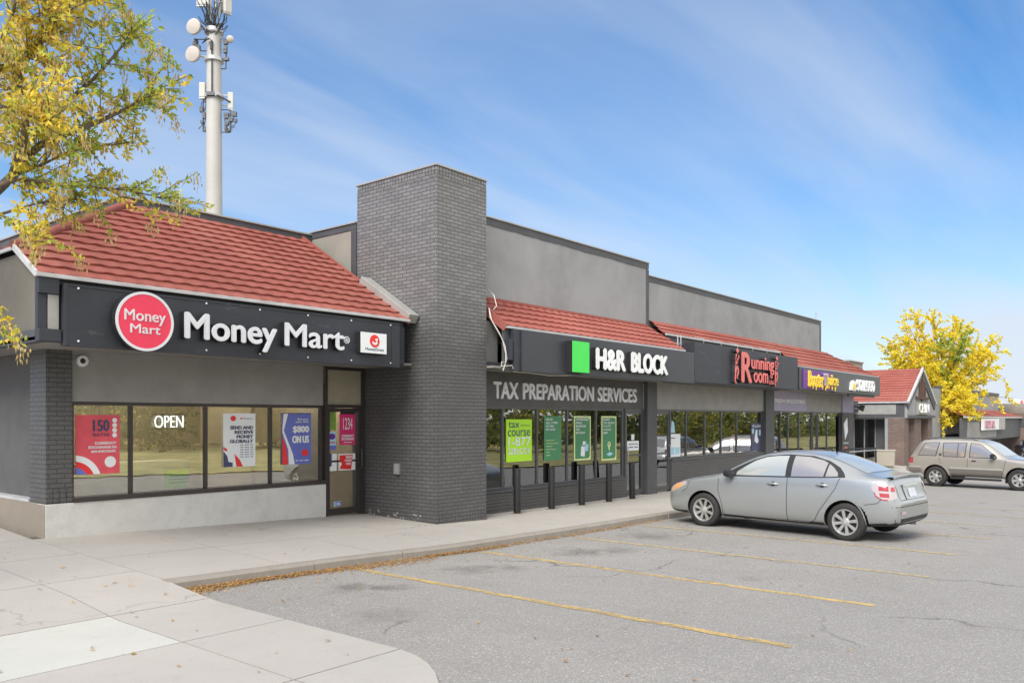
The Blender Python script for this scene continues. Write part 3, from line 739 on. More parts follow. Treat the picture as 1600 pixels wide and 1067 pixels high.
mb = MB(); mb.box(11.65, 35.3, 16.6, 16.7, -.2, 2.9); mb.box(18.7, 18.8, 11.1, 16.6, -.2, 2.9); mb.box(26.4, 26.5, 11.1, 16.6, -.2, 2.9); mb.box(11.64, 11.69, 11.15, 16.6, -.2, 2.9); mb.box(24.9, 26.1, 11.7, 11.76, 0, 2.7); P(mb, 'interior_wall', m_intgrey)
mb = MB()
for i, mm in enumerate((0, 1, 2, 3)):
    mb.mi = mm; a = 27.6 + i * 1.4; mb.box(a, a + 1.0, 12.4 + .3 * (i % 2), 12.5 + .3 * (i % 2), .2, 1.9)
P(mb, 'display_board', [m_yellow, m_lime, m_orange, m_sky])
mb = MB()
for i in range(9):
    mb.mi = i % 4; a = 20.4 + i * .5; mb.box(a, a + .36, 13.0, 13.25, .5 + .1 * (i % 3), 1.5)
P(mb, 'clothes_rack', [m_navy, m_red, m_intdark, m_sky])

# ceiling lamps: seen in the corner shop, added elsewhere to brighten the interiors
def emit0(name, col, st):
    M = Mat(name); e_ = M.n('ShaderNodeEmission', {0: col, 1: st}); M.t.links.new(e_.outputs[0], M.out.inputs[0]); return M.m
m_fill_lamp = emit0('ceiling_fill_panel', (1, .93, .8, 1), 11.0)
for (lx, ly) in ((6.0, 13.6), (8.0, 13.6), (9.6, 12.8), (6.0, 15.6), (8.2, 15.6), (13.2, 12.6), (16.4, 12.6), (14.8, 14.6), (20.8, 12.6), (23.6, 12.6), (22.2, 14.6), (28.2, 12.4), (31.2, 12.4), (29.6, 14.4)):
    mb = MB(); mb.box(lx - .5, lx + .5, ly - .25, ly + .25, 2.86, 2.895); P(mb, 'ceiling_fill_lamp', m_fill_lamp)
# ---- windows and doors
def window(xs, y, z0, z1, fm, pm, fw=.045, bottom=True):
    fr = MB()
    fr.box(xs[0], xs[-1], y - .03, y + .05, z1 - fw, z1)
    fr.box(xs[0], xs[-1], y - .03, y + .05, z0, z0 + fw * 1.2)
    for i, x in enumerate(xs):
        a = x if i == 0 else x - fw / 2
        if i == len(xs) - 1: a = x - fw
        fr.box(a, a + fw, y - .028, y + .048, z0 + fw * 1.2 + .001, z1 - fw - .001)
    o = P(fr, 'window', fm, bev=.004)
    for i in range(len(xs) - 1):
        p = MB(); a = xs[i] + (fw if i == 0 else fw / 2) - .003; b = xs[i + 1] - (fw if i == len(xs) - 2 else fw / 2) + .003
        p.box(a, b, y + .004, y + .010, z0 + fw * 1.2 - .003, z1 - fw + .003)
        child(p, 'pane', pm, o)
    return o
def door(x0, x1, y, z0, z1, fm, pm, left_handle=True, infill=None, zt=None):
    fw = .05; fr = MB()
    fr.box(x0, x0 + fw, y - .05, y + .06, z0, zt or z1); fr.box(x1 - fw, x1, y - .05, y + .06, z0, zt or z1)
    fr.box(x0 + fw, x1 - fw, y - .048, y + .058, z1 - .06, z1)
    if zt: fr.box(x0 + fw, x1 - fw, y - .048, y + .058, zt - .05, zt)
    lw = .055; a, b = x0 + fw + .004, x1 - fw - .004
    fr.box(a, a + lw, y - .03, y + .02, z0 + .01, z1 - .064); fr.box(b - lw, b, y - .03, y + .02, z0 + .01, z1 - .064)
    fr.box(a + lw, b - lw, y - .029, y + .019, z1 - .13, z1 - .064); fr.box(a + lw, b - lw, y - .029, y + .019, z0 + .01, z0 + .13)
    fr.box(a + lw, b - lw, y - .027, y + .017, z0 + .98, z0 + 1.02)
    o = P(fr, 'door', fm, bev=.003)
    p = MB(); p.box(a + lw - .002, b - lw + .002, y - .008, y - .002, z0 + .128, z0 + .981); p.box(a + lw - .002, b - lw + .002, y - .008, y - .002, z0 + 1.018, z1 - .128); child(p, 'pane', pm, o)
    h = MB(); hx = a + lw * .5 if left_handle else b - lw * .5
    h.tube([(hx, y - .03, z0 + .85), (hx, y - .085, z0 + .87), (hx, y - .085, z0 + 1.2), (hx, y - .03, z0 + 1.22)], .012, 8); child(h, 'handle', m_silver if fm is not m_bronze else m_gframe, o, smooth=60)
    if zt:
        t = MB(); t.box(x0 + fw - .002, x1 - fw + .002, y - .01, y - .002, z1, zt - .05); child(t, 'transom_panel', infill, o)
    return o
MY = 12.26
window([4.967, X(204, MY), X(321, MY), X(422, MY), 9.352], MY, .665, 2.083, m_bronze, m_pane, .05)
mb = MB(); mb.box(4.967, 9.36, 12.12, 12.228, .657, .725); P(mb, 'sill', m_bronze, bev=.004)
window([HX0 + .01, xs_[785], xs_[839], xs_[886], xs_[931], xs_[973]], SY + .01, .386, 2.088, m_gframe, m_pane2)
door(9.375, 10.275, 12.22, .055, 2.10, m_bronze, m_pane_low, False, m_frost, 2.79)
door(D0 - .03, D1 - .003, SY + .01, -.075, 2.088, m_gframe, m_pane2, True)
window([xs_[1046] + .01, X(1072, SY), X(1101, SY), X(1126.5, SY), X(1151, SY), xs_[1191] - .003], SY + .01, .746, 2.098, m_gframe, m_pane2)
door(xs_[1020] + .004, xs_[1046] - .003, SY + .01, -.08, 2.098, m_gframe, m_pane2, False)
window([bx[1] + .003, bx[2], bx[3], bx[4] - .003], SY + .01, -.1, 2.118, m_gframe, m_pane2, .05)
window([bx[5] + .06, bx[6], bx[8] - .003], SY + .01, -.12, 2.118, m_gframe, m_pane2, .05)
door(bx[0] + .004, bx[1], SY + .01, -.1, 2.118, m_bronze, m_pane2, False)
door(bx[4], bx[5] + .057, SY + .01, -.12, 2.118, m_gframe, m_pane2, True)
# folding grille behind the running shop window
gr = MB(); gx0, gx1 = xs_[1046] + .1, X(1150, SY)
x = gx0
while x < gx1:
    for k in range(6):
        za = .78 + k * .215; gr.tube([(x, SY + .16, za), (x + .11, SY + .16, za + .1075), (x, SY + .16, za + .215)], .007, 4); gr.tube([(x + .11, SY + .17, za), (x, SY + .17, za + .1075), (x + .11, SY + .17, za + .215)], .007, 4)
    x += .125
P(gr, 'security_grille', m_silver)
# ------------------------------------------------------------------ things on the shop row
def T(name, label, cat, parts, loc=None, group=None):
    """a thing with an Empty at its base; parts: list of (name, mesh builder, materials, kwargs) in world coordinates"""
    if loc is None:
        p = parts[0][1]; loc = (sum(q[0] for q in p.v) / len(p.v), sum(q[1] for q in p.v) / len(p.v), min(q[2] for q in p.v))
    e = thing(name, label, cat, loc, 0, group); out = []
    for nm, mb, mats, kw in parts:
        kw = dict(kw); sub = kw.pop('sub', None); lab = kw.pop('label', None)
        o = mb.build(nm, mats, **kw)
        if sub is not None: o.parent = out[sub]
        else: o.parent = e; o.matrix_parent_inverse = Matrix.Translation(-Vector(loc))
        if lab: o['label'] = lab
        out.append(o)
    return e
def letters(mb_args):
    m = MB()
    for a in mb_args: text(m, *a[:-1], **a[-1]) if isinstance(a[-1], dict) else text(m, *a)
    return m

# --- corner shop sign: board, lit letters, round badge
SGY = 10.65
b = MB(); b.box(4.255, 9.80, SGY, SGY + .12, 2.735, 3.50)
e = MB(); e.box(9.802, 10.0, SGY + .10, SGY + .13, 2.80, 3.46); e.box(4.26, 4.30, SGY - .004, SGY - .001, 2.74, 3.49)
e.box(4.31, 9.79, SGY - .012, SGY - .001, 2.735, 2.765); e.box(4.31, 9.79, SGY - .010, SGY - .001, 3.475, 3.50); e.box(9.60, 9.625, SGY - .008, SGY - .001, 2.77, 3.47)
bo = MB()
for i in range(7):
    for z in (2.80, 3.455):
        c = 4.42 + i * .86; bo.lathe([(0, .014), (.008, .014), (.012, .006)], (c, SGY - .001, z), (0, -1, 0), 8)
y1 = SGY - .02
ret = letters([('Money', 5.755, 7.235, 2.815, 3.30, SGY - .0, .09, .024), ('Mart', 7.36, 8.50, 2.935, 3.30, SGY - .0, .09, .024)])
fac_ = letters([('Money', 5.76, 7.23, 2.82, 3.295, SGY - .095, .012, .022), ('Mart', 7.365, 8.495, 2.94, 3.295, SGY - .095, .012, .022)])
reg = MB(); disc(reg, 8.575, 3.12, .058, SGY - .05, .02, 24, .046); text(reg, 'R', 8.553, 8.60, 3.09, 3.15, SGY - .05, .02, .02)
bdg = MB(); disc(bdg, 5.20, 3.105, .385, SGY - .02, .11)
ring = MB(); disc(ring, 5.20, 3.105, .386, SGY - .131, .014, 48, .352)
face = MB(); disc(face, 5.20, 3.105, .351, SGY - .131, .009)
bt = letters([('Money', 4.925, 5.475, 3.06, 3.25, SGY - .14, .006, .01), ('Mart', 5.0, 5.40, 2.945, 3.065, SGY - .14, .006, .01)])
T('shop_sign', 'long black sign board reading Money Mart in raised white letters with round crimson badge', 'sign',
  [('sign_board', b, m_signdark, dict(bev=.006)), ('board_trim', e, m_signdark, {}), ('bolt', bo, m_paper, {}), ('letter_return', ret, m_black, {}), ('letter_face', fac_, m_white, {}), ('trademark_ring', reg, m_white, {}),
   ('badge_body', bdg, m_black, {}), ('badge_ring', ring, m_white, {}), ('badge_face', face, m_pink, {}), ('badge_lettering', bt, m_white, {})])
b = MB(); b.box(8.83, 9.40, SGY - .10, SGY - .002, 2.93, 3.28)
f = MB(); f.box(8.835, 9.395, SGY - .108, SGY - .1005, 2.935, 3.275)
l = MB(); disc(l, 9.13, 3.14, .105, SGY - .1085, .006, 32)
sw = MB()      # white arrow swirl in the red emblem
arc = [(9.13 + .062 * math.cos(R(a)), 3.135 + .062 * math.sin(R(a))) for a in range(200, 345, 12)]
arc2 = [(9.13 + .036 * math.cos(R(a)), 3.145 + .036 * math.sin(R(a))) for a in range(344, 199, -12)]
sw.prism([(a, SGY - .115, c) for a, c in arc + arc2], (0, 0, 0), (0, -.004, 0)); sw.prism([(9.13, SGY - .115, 3.17), (9.20, SGY - .115, 3.19), (9.17, SGY - .115, 3.12)], (0, 0, 0), (0, -.004, 0))
t_ = letters([('MoneyGram', 8.93, 9.33, 2.965, 3.025, SGY - .1085, .004, .0)])
T('emblem_sign', 'small white square sign with red round emblem at the right end of the black board', 'sign', [('sign_box', b, m_black, {}), ('sign_face', f, m_paper, {}), ('emblem', l, m_red, {}), ('emblem_arrow', sw, m_paper, {}), ('lettering', t_, m_navy, {})])

# --- H&R sign
HSY = 9.85
b = MB(); b.box(12.22, 19.28, HSY, HSY + .14, 2.75, 3.545)
e = MB(); e.box(12.02, 12.205, HSY + .03, HSY + .16, 2.76, 3.54); e.box(12.206, 12.219, HSY - .005, HSY + .12, 2.75, 3.545)
gx0, gx1 = X(895, HSY - .17), X(921, HSY - .17)
g0 = MB(); g0.box(gx0 - .01, gx1, HSY - .16, HSY - .001, 2.79, 3.43)
g1 = MB(); g1.box(gx0 - .008, gx1 - .002, HSY - .172, HSY - .161, 2.792, 3.428)
lx0, lx1 = X(931, HSY - .1), X(1044, HSY - .1)
hr = letters([('H&R', lx0, lerp(lx0, lx1, .385), 2.885, 3.365, HSY, .09, .055), ('BLOCK', lerp(lx0, lx1, .455), lx1, 2.885, 3.365, HSY, .09, .055)])
hf = letters([('H&R', lx0 + .005, lerp(lx0, lx1, .385) - .005, 2.89, 3.36, HSY - .095, .012, .052), ('BLOCK', lerp(lx0, lx1, .455) + .005, lx1 - .005, 2.89, 3.36, HSY - .095, .012, .052)])
T('shop_sign', 'grey box sign reading H&R BLOCK in white letters beside a bright green block', 'sign', [('sign_box', b, m_sign_hr, dict(bev=.006)), ('box_end', e, m_signdark, dict(bev=.005)), ('block_return', g0, m_black, {}), ('green_block', g1, m_green, dict(bev=.004)), ('letter_return', hr, m_black, {}), ('letter_face', hf, m_white2, {})])
# flat lettering on the band over the windows
t_ = letters([('TAX', X(769, SY), X(808, SY), 2.25, 2.60, SY - .021, .02, .03), ('PREPARATION', X(815, SY), X(926, SY), 2.25, 2.60, SY - .021, .02, .03), ('SERVICES', X(932, SY), X(993, SY), 2.25, 2.60, SY - .021, .02, .03)])
tag(t_.build('wall_lettering', m_white), 'pale grey raised letters reading TAX PREPARATION SERVICES over the bollards', 'lettering')
# --- running shop sign
RX0s, RX1s = 19.30, 26.5
b = MB()
ws = [19.30, 20.9, 22.6, 24.0, 25.1, 26.5]
for a, c in zip(ws, ws[1:]): b.box(a + .003, c - .003, HSY + .002, HSY + .42, 2.79, 3.83)
hk = MB()
for i in range(6):
    c = 19.9 + i * 1.05; hk.tube([(c, HSY + .05, 3.83), (c, HSY + .05, 3.95), (c, HSY + .3, 4.02)], .007, 6)
u0, u1 = X(1139, HSY), X(1213, HSY); W = u1 - u0
def ux(t): return u0 + t * W
RZ0, RZ1 = 2.86, 3.80
L_ = [('R', ux(.17), ux(.385), 2.87, 3.74, .03), ('unning', ux(.37), ux(.87), 3.16, 3.66, .02), ('oom', ux(.42), ux(.73), 2.89, 3.20, .02), ('LTD', ux(.76), ux(.85), 2.88, 3.0, .01)]
rr = MB(); rf = MB()
for s_, a, c, z0, z1, o_ in L_:
    text(rr, s_, a, c, z0, z1, HSY + .001, .10, o_ + .01); text(rf, s_, a + .004, c - .004, z0 + .004, z1 - .004, HSY - .105, .012, o_)
disc(rf, ux(.81), 3.13, .075, HSY - .10, .012, 20, .04)
def runner(mb, cx_, z0, h, fl, y, d):       # a running figure as strips
    def seg(p, q, w0, w1):
        p = Vector((cx_ + fl * p[0] * h, y, z0 + p[1] * h)); q = Vector((cx_ + fl * q[0] * h, y, z0 + q[1] * h)); t = (q - p).normalized(); n_ = Vector((t.z, 0, -t.x))
        mb.prism([p + n_ * w0 * h, q + n_ * w1 * h, q - n_ * w1 * h, p - n_ * w0 * h], (0, 0, 0), (0, -d, 0))
    seg((0, .52), (.03, .82), .055, .075); seg((.0, .54), (.12, .33), .05, .035); seg((.12, .33), (.02, .16), .032, .022); seg((.02, .16), (.09, .13), .02, .015)
    seg((0, .54), (-.07, .30), .05, .035); seg((-.07, .30), (-.10, .03), .03, .02); seg((-.10, .03), (-.02, .0), .02, .018)
    seg((.06, .80), (-.05, .66), .03, .022); seg((-.05, .66), (.05, .60), .02, .018); seg((.0, .80), (.10, .68), .03, .02); seg((.10, .68), (.16, .78), .02, .016)
    disc(mb, cx_ + fl * .06 * h, z0 + .92 * h, .065 * h, y, d, 16)
runner(rr, ux(.08), 2.84, .98, 1, HSY + .001, .10); runner(rf, ux(.08), 2.84, .98, 1, HSY - .1, .012)
runner(rr, ux(.92), 2.84, .92, 1, HSY + .001, .10); runner(rf, ux(.92), 2.84, .92, 1, HSY - .1, .012)
T('shop_sign', 'dark panelled sign reading Running Room in salmon red letters between two runner figures', 'sign', [('sign_panel', b, m_signdark, dict(bev=.005)), ('hook', hk, m_galv, {}), ('letter_return', rr, m_black, {}), ('letter_face', rf, m_salmon, {})])
# white frame left bare in the gap beside it
fr = MB(); yb = yc - .02
for a in (19.05, 19.22): fr.box(a, a + .018, 10.2, 10.22, 3.56, 4.0)
for z in (3.58, 3.78): fr.box(18.98, 19.5, 10.203, 10.217, z, z + .016)
tag(fr.build('bare_sign_frame', m_eave), 'bare white metal frame in the gap left of the panelled sign', 'frame')
# --- last two signs
q = [X(k, HSY) for k in (1249, 1306, 1375)]
b = MB(); b.box(q[0], q[1] - .01, HSY, HSY + .16, 2.82, 3.55)
f = MB(); f.box(X(1254, HSY), X(1300, HSY), HSY - .03, HSY - .001, 2.86, 3.48)
lt = letters([('Booster', X(1261, HSY), X(1284, HSY), 2.92, 3.46, HSY - .03, .05, .022), ('Juice', X(1288, HSY), X(1307, HSY), 2.90, 3.42, HSY - .03, .05, .022)])
dr = MB()
for k_ in range(9):
    a = X(1262 + k_ * 5, HSY); dr.lathe([(0, .04), (-.05, .03), (-.08 - .04 * (k_ % 3), .01)], (a, HSY - .07, 2.98), (0, 0, 1), 8)
cp = MB(); a = X(1286, HSY); cp.lathe([(0, .05), (.36, .09), (.37, .10), (.42, .06)], (a, HSY - .06, 3.0), (0, 0, 1), 12)
T('shop_sign', 'small box sign with purple face and dripping yellow letters reading Booster Juice', 'sign', [('sign_box', b, m_sign_hr, {}), ('purple_face', f, m_purple, {}), ('lettering', lt, m_yellow, {}), ('drip', dr, m_yellow, dict(smooth=50)), ('cup', cp, m_lilac, dict(smooth=50))])
b = MB(); b.box(q[1], q[2], HSY, HSY + .2, 2.80, 3.55); b.box(q[2] - .06, q[2], HSY + .2, 12.2, 2.80, 3.55)
lt = letters([('SOLEGGO', X(1337, HSY), X(1364, HSY), 2.92, 3.35, HSY, .08, .015)])
bo = MB(); bo.prism([(X(1327, HSY), HSY, 2.93), (X(1334, HSY), HSY, 2.90), (X(1335, HSY), HSY, 3.2), (X(1331, HSY), HSY, 3.30), (X(1328, HSY), HSY, 3.22)], (0, 0, 0), (0, -.07, 0))
eg = MB(); disc(eg, X(1331.3, HSY), 3.06, .13, HSY - .07, .02, 18)
un = MB(); un.box(q[1] + 1.6, q[2] - .6, HSY + .05, HSY + .1, 2.70, 2.795)
T('shop_sign', 'dark corner box sign with white letters reading SOLEGGO and an egg emblem', 'sign', [('sign_box', b, m_sign_hr, dict(bev=.006)), ('lettering', lt, m_white2, {}), ('shell', bo, m_white2, {}), ('yolk', eg, m_yellow, {}), ('lamp_strip', un, m_black, {})])
t_ = letters([('FRESH', X(1208, SY), X(1224, SY), 2.40, 2.53, SY - .051, .01, .02), ('SMOOTHIES', X(1226, SY), X(1255, SY), 2.40, 2.53, SY - .051, .01, .02)])
tag(t_.build('band_lettering', m_paper), 'small white capitals reading SMOOTHIES on the lilac band', 'lettering')

# --- posters: panel, colour shapes and lettering
def poster(name, label, px0, px1, Y, z0, z1, mat, lines=(), shapes=(), th=.006, cat='poster', grp=None):
    x0, x1 = X(px0, Y), X(px1, Y); p = MB(); p.box(x0, x1, Y, Y + th, z0, z1)
    parts = [('sheet', p, mat, {})]
    by = {}
    for m_, pts in shapes:
        by.setdefault(m_.name, (m_, MB()))[1].prism([(lerp(x0, x1, max(.002, a)), Y - .001, lerp(z0, z1, max(.002, c))) for a, c in pts], (0, 0, 0), (0, -.002 - .0004 * len(by), 0))
    for m_, mm in by.values(): parts.append(('print', mm, m_, {}))
    bl = {}
    for m_, s_, a, c, h0, h1, off in lines:
        text(bl.setdefault(m_.name, (m_, MB()))[1], s_, lerp(x0, x1, a), lerp(x0, x1, c), lerp(z0, z1, h0), lerp(z0, z1, h1), Y - .006, .0015, off)
    for m_, mm in bl.values(): parts.append(('lettering', mm, m_, {}))
    return T(name, label, cat, parts)
def circ(cx_, cz, r, asp, n=20): return [(cx_ + r * math.cos(2 * math.pi * k / n), cz + r * asp * math.sin(2 * math.pi * k / n)) for k in range(n)]
def band(c, r0, r1, a0, a1, asp, n=14):
    return [(c[0] + r1 * math.cos(R(lerp(a0, a1, k / n))), c[1] + r1 * asp * math.sin(R(lerp(a0, a1, k / n)))) for k in range(n + 1)] + [(c[0] + r0 * math.cos(R(lerp(a1, a0, k / n))), c[1] + r0 * asp * math.sin(R(lerp(a1, a0, k / n)))) for k in range(n + 1)]
PYm = 12.235
m_redposter = pbr('salmon_poster_red', (.70, .08, .11), .5, var=.15)
poster('window_poster', 'red poster reading CURRENCY EXCHANGE IN AN INSTANT in the leftmost window', 118, 187, PYm, Z(118, 742, PYm), Z(118, 648, PYm), m_redposter,
  [(m_paper, 'CURRENCY', .42, .92, .50, .545, .05), (m_paper, 'EXCHANGE IN', .28, .92, .43, .475, .05), (m_paper, 'AN INSTANT.', .33, .92, .36, .405, .05), (m_navy, '150', .38, .76, .72, .92, .03), (m_navy, 'RATES', .38, .76, .64, .69, .02)],
  [(m_paper, band((-.05, -.12), .48, .62, 2, 88, .72)), (m_red, band((-.05, -.12), .0, .47, 2, 88, .72)), (m_blue, band((-.05, -.12), .0, .34, 2, 88, .72))] + [(m_paper, circ(.88, .91 - i * .085, .055, .73)) for i in range(4)] + [(m_paper, circ(.78, .2, .13, .73))])
poster('window_poster', 'white poster reading SEND AND RECEIVE MONEY GLOBALLY', 349, 399, PYm, Z(349, 730, PYm), Z(349, 645.5, PYm), m_paper,
  [(m_navy, 'SEND AND', .2, .92, .70, .765, .04), (m_navy, 'RECEIVE', .34, .92, .615, .68, .04), (m_navy, 'MONEY', .40, .92, .53, .595, .04), (m_navy, 'GLOBALLY', .19, .92, .445, .51, .04), (m_navy, 'MoneyGram', .62, .92, .885, .915, 0)] + [(m_navy, '-- --- --', .52, .92, .40 - i * .045, .413 - i * .045, 0) for i in range(6)],
  [(m_navy, [(0, .30), (.12, .2), (.15, .1), (.28, .08), (.28, 0), (0, 0)]), (m_red, [(.0, .38), (.12, .33), (.1, .29), (0, .33)]), (m_red, [(.34, .24), (.5, .13), (.6, 0), (.4, 0)]), (m_red, circ(.3, .905, .085, .6)), (m_red, circ(.55, .905, .03, .6))])
poster('window_poster', 'indigo poster reading $800 ON US with a red and white wave', 441, 486, PYm, Z(441, 726, PYm), Z(441, 645, PYm), m_blue,
  [(m_paper, 'Borrow', .52, .9, .86, .9, .03), (m_paper, 'your first', .45, .9, .80, .85, .03), (m_paper, '$800', .35, .92, .60, .75, .05), (m_paper, 'ON US', .33, .92, .41, .56, .05), (m_paper, '-- -- ---', .45, .9, .06, .08, 0)],
  [(m_paper, [(.05, 1), (.2, 1), (.05, .66), (.36, .2), (.42, 0), (.22, 0), (.2, .3), (0, .62), (0, .7)]), (m_red, [(0, .55), (.12, .36), (.18, .12), (.2, 0), (0, 0)]), (m_red, circ(.78, .22, .12, .56)), (m_navy, [(0, 1), (1, 1), (1, .985), (0, .985)])])
gl = MB(); zz0, zz1 = Z(241, 668, 12.33), Z(241, 649, 12.33)
text(gl, 'OPEN', X(241, 12.33), X(286, 12.33), zz0, zz1, 12.33, .02, -.012); bk = MB(); bk.box(X(238, 12.36), X(289, 12.36), 12.36, 12.375, zz0 - .03, zz1 + .03)
m_neon = emit_mat('white_neon', (.92, .97, 1, 1), 2.2)
T('open_sign', 'lit white neon sign reading OPEN hung inside the second window', 'neon sign', [('backing', bk, pane_mat('clear_backing', (.93, .93, .93), .0), {}), ('neon_tube', gl, m_neon, {})])
el = MB(); el.box(X(196, 13.0), X(201, 13.0), 13.0, 13.05, 2.05, 2.2); tag(el.build('exit_light', emit_mat('green_light', (.03, 1, .2, 1), 1.6)), 'small glowing green light inside the shop beside the red poster', 'light')
pb = MB(); pl = MB(); a0, a1 = X(257, 12.45), X(297, 12.45)
pb.prism([(a0, 12.45, .74), (a1 - .05, 12.45, .74), (a1, 12.5, 1.03), (a0 + .05, 12.5, 1.03)], (0, 0, 0), (0, .02, 0))
for i in range(3): pl.box(a0 + .08, a0 + .42, 12.455, 12.462, .82 + i * .05, .835 + i * .05)
T('counter_card', 'lime green card with a pale border standing on the window ledge inside', 'card', [('card', pb, m_lime, dict(bev=.003)), ('print', pl, m_hrgreen, {})])
# door notices on the corner shop door
DY = 12.195
poster('door_notice', 'pink notice reading CURRENCY EXCHANGE on the glass of the corner shop door', 531, 555, DY, Z(531, 695, DY), Z(531, 647, DY), m_magenta,
  [(m_paper, 'CURRENCY', .1, .9, .25, .33, .04), (m_paper, 'EXCHANGE', .1, .9, .15, .23, .04), (m_paper, '------', .25, .75, .07, .1, 0), (m_paper, '1234', .2, .8, .5, .88, .0)], [(m_black, [(.02, 1.0), (.98, 1.0), (.98, 1.12), (.02, 1.12)])])
poster('door_notice', 'red and white notice under the middle bar of the corner shop door', 529, 555, DY, Z(529, 735, DY), Z(529, 709, DY), m_paper,
  [(m_paper, 'SEND', .42, .8, .72, .86, .05), (m_paper, 'MONEY', .36, .78, .52, .66, .05), (m_paper, 'HERE', .42, .72, .32, .46, .05)], [(m_red, [(.05, .92), (.85, .92), (.75, .05), (.5, .05), (.05, .1), (.2, .4), (.05, .6)])])
poster('door_notice', 'white and navy slip left of the red notice on the corner shop door', 513, 526, DY, Z(513, 736, DY), Z(513, 709, DY), m_paper, [], [(m_navy, [(0, .2), (.4, .3), (.4, 1), (0, 1)])])
poster('door_notice', 'small purple and blue hours sticker beside the pink notice', 512, 525, DY, Z(512, 703, DY), Z(512, 675, DY), m_sky, [], [(m_purple, circ(.5, .75, .42, .4)), (m_blue, [(0, 0), (1, 0), (1, .25), (0, .25)]), (m_red, [(.1, .38), (.9, .38), (.9, .45), (.1, .45)])])
poster('door_notice', 'tall olive green poster at the upper left of the corner shop door', 512, 525, DY + .05, Z(512, 672, DY), Z(512, 629, DY), m_lime)
poster('door_notice', 'small blue sticker near the bottom of the corner shop door', 522, 533, DY, .22, .31, m_sky, [(m_paper, 'VISA', .25, .85, .25, .7, .04)], [(m_blue, [(.2, .1), (1, .1), (1, .9), (.2, .9)])])
# posters on the tax office windows (on the outside of the glass)
HPY = SY + .0
poster('window_poster', 'lime green poster reading tax course with a white phone number', 791, 831, HPY, Z(791, 722, HPY), Z(791, 655, HPY), m_lime,
  [(m_navy, 'tax', .08, .50, .80, .94, .0), (m_navy, 'course', .06, .92, .60, .75, .0), (m_paper, '1-877', .06, .94, .37, .58, .01), (m_paper, '32BLOCK', .06, .94, .17, .32, .01), (m_hrgreen, 'REGISTER NOW', .55, .92, .84, .87, 0)])
def green_poster(label, a, c, words, pale, art):
    z0, z1 = Z(a, 719.5, HPY), Z(a, 650, HPY)
    k = .06 if pale else 0.0
    sh = [(m_hrgreen, [(k, .035 if pale else 0), (1 - k * 1.6 - .04, .035 if pale else 0), (1 - k, .09), (1 - k, .93 if pale else .92), (.86, 1 - .035 * (1 if pale else 0)), (k, .965 if pale else 1)])]
    ln = [(m_paper, w_, .10, min(.84, .10 + .075 * len(w_)), .90 - i * .075, .955 - i * .075 - .008, .03) for i, w_ in enumerate(words)]
    if art == 'list': ln += [(m_pale, w_, .12, min(.8, .12 + .055 * len(w_)), .44 - i * .068, .47 - i * .068, .01) for i, w_ in enumerate(('Personal', 'Small business', 'Estate', 'US returns', 'and', 'more'))]
    if art == 'boxes': sh += [(m_paper, [(.38, .1), (.62, .08), (.66, .3), (.42, .32)]), (m_sky, [(.6, .2), (.82, .2), (.86, .36), (.64, .38)]), (m_paper, [(.5, .34), (.68, .33), (.7, .42), (.52, .43)])]
    if art == 'pin': sh += [(m_pale, circ(.5, .36, .11, .55)), (m_hrgreen, circ(.5, .37, .05, .55)), (m_pale, [(.44, .31), (.56, .31), (.5, .2)]), (m_sky, [(.3, .14), (.56, .19), (.78, .14), (.5, .09)])]
    poster('window_poster', label, a, c, HPY, z0, z1, m_pale if pale else m_hrgreen, ln, sh)
green_poster('plain deep green poster reading WE DO ALL TYPES OF TAX RETURNS', 850, 877, ('WE DO', 'ALL TYPES', 'OF TAX', 'RETURNS'), False, 'list')
green_poster('green poster with pale border and small white box drawings', 897, 923, ('AFFORDABLE', 'SMALL', 'BUSINESS', 'TAX', 'RETURNS'), True, 'boxes')
green_poster('green poster with pale border and a map pin drawing', 940, 963, ('EXPERT', 'TAX ADVICE', 'IS JUST', 'A CLICK', 'AWAY'), True, 'pin')
poster('door_notice', 'white notices on the tax office glass door behind the leaning bollard', 980, 998, HPY - .02, Z(980, 704, HPY), Z(980, 689, HPY), m_paper, [(m_navy, 'OFFICE HOURS', .1, .9, .6, .75, 0), (m_navy, '---- ---', .1, .9, .3, .4, 0)], [(m_paper, [(.35, 1.1), (.6, 1.1), (.6, 1.7), (.35, 1.7)])])
pa = MB(); pa.box(11.7, X(774, SY + .3), SY + .3, SY + .32, .40, 1.25); tag(pa.build('white_board', m_paper), 'white board leaning inside the tax office window beside the brick pier', 'board')
# things in the running shop window
poster('window_poster', 'pale notice sheets at the left of the grille window', 1046, 1063, SY - .0, Z(1046, 714, SY), Z(1046, 678, SY), m_paper, [(m_navy, '----', .1, .5, .8, .84, 0)], [(m_sky, [(.08, .1), (.45, .1), (.45, .42), (.08, .42)]), (m_sky, [(.55, .1), (.92, .1), (.92, .42), (.55, .42)]), (m_sky, [(.1, 1.05), (.5, 1.05), (.42, 1.5), (.2, 1.6)])])
poster('window_poster', 'black and white photo poster at the right end of the grille window', 1174, 1189, SY + .0, Z(1174, 704, SY), Z(1174, 661, SY), m_navy, [(m_paper, 'RUN', .1, .9, .85, .93, .03)], [(m_paper, [(.3, .35), (.45, .75), (.6, .75), (.6, .5), (.75, .35), (.6, .25)]), (m_sky, [(.05, .62), (.25, .62), (.25, .8), (.05, .8)]), (m_sky, [(.78, .55), (.96, .55), (.96, .75), (.78, .75)])])
poster('window_poster', 'colourful orange and lime poster in the smoothie shop window', 1233, 1247, SY + .14, .2, 2.0, m_lime, [], [(m_orange, circ(.4, .8, .35, .2)), (m_yellow, circ(.6, .4, .3, .2)), (m_red, circ(.5, .72, .2, .12))])
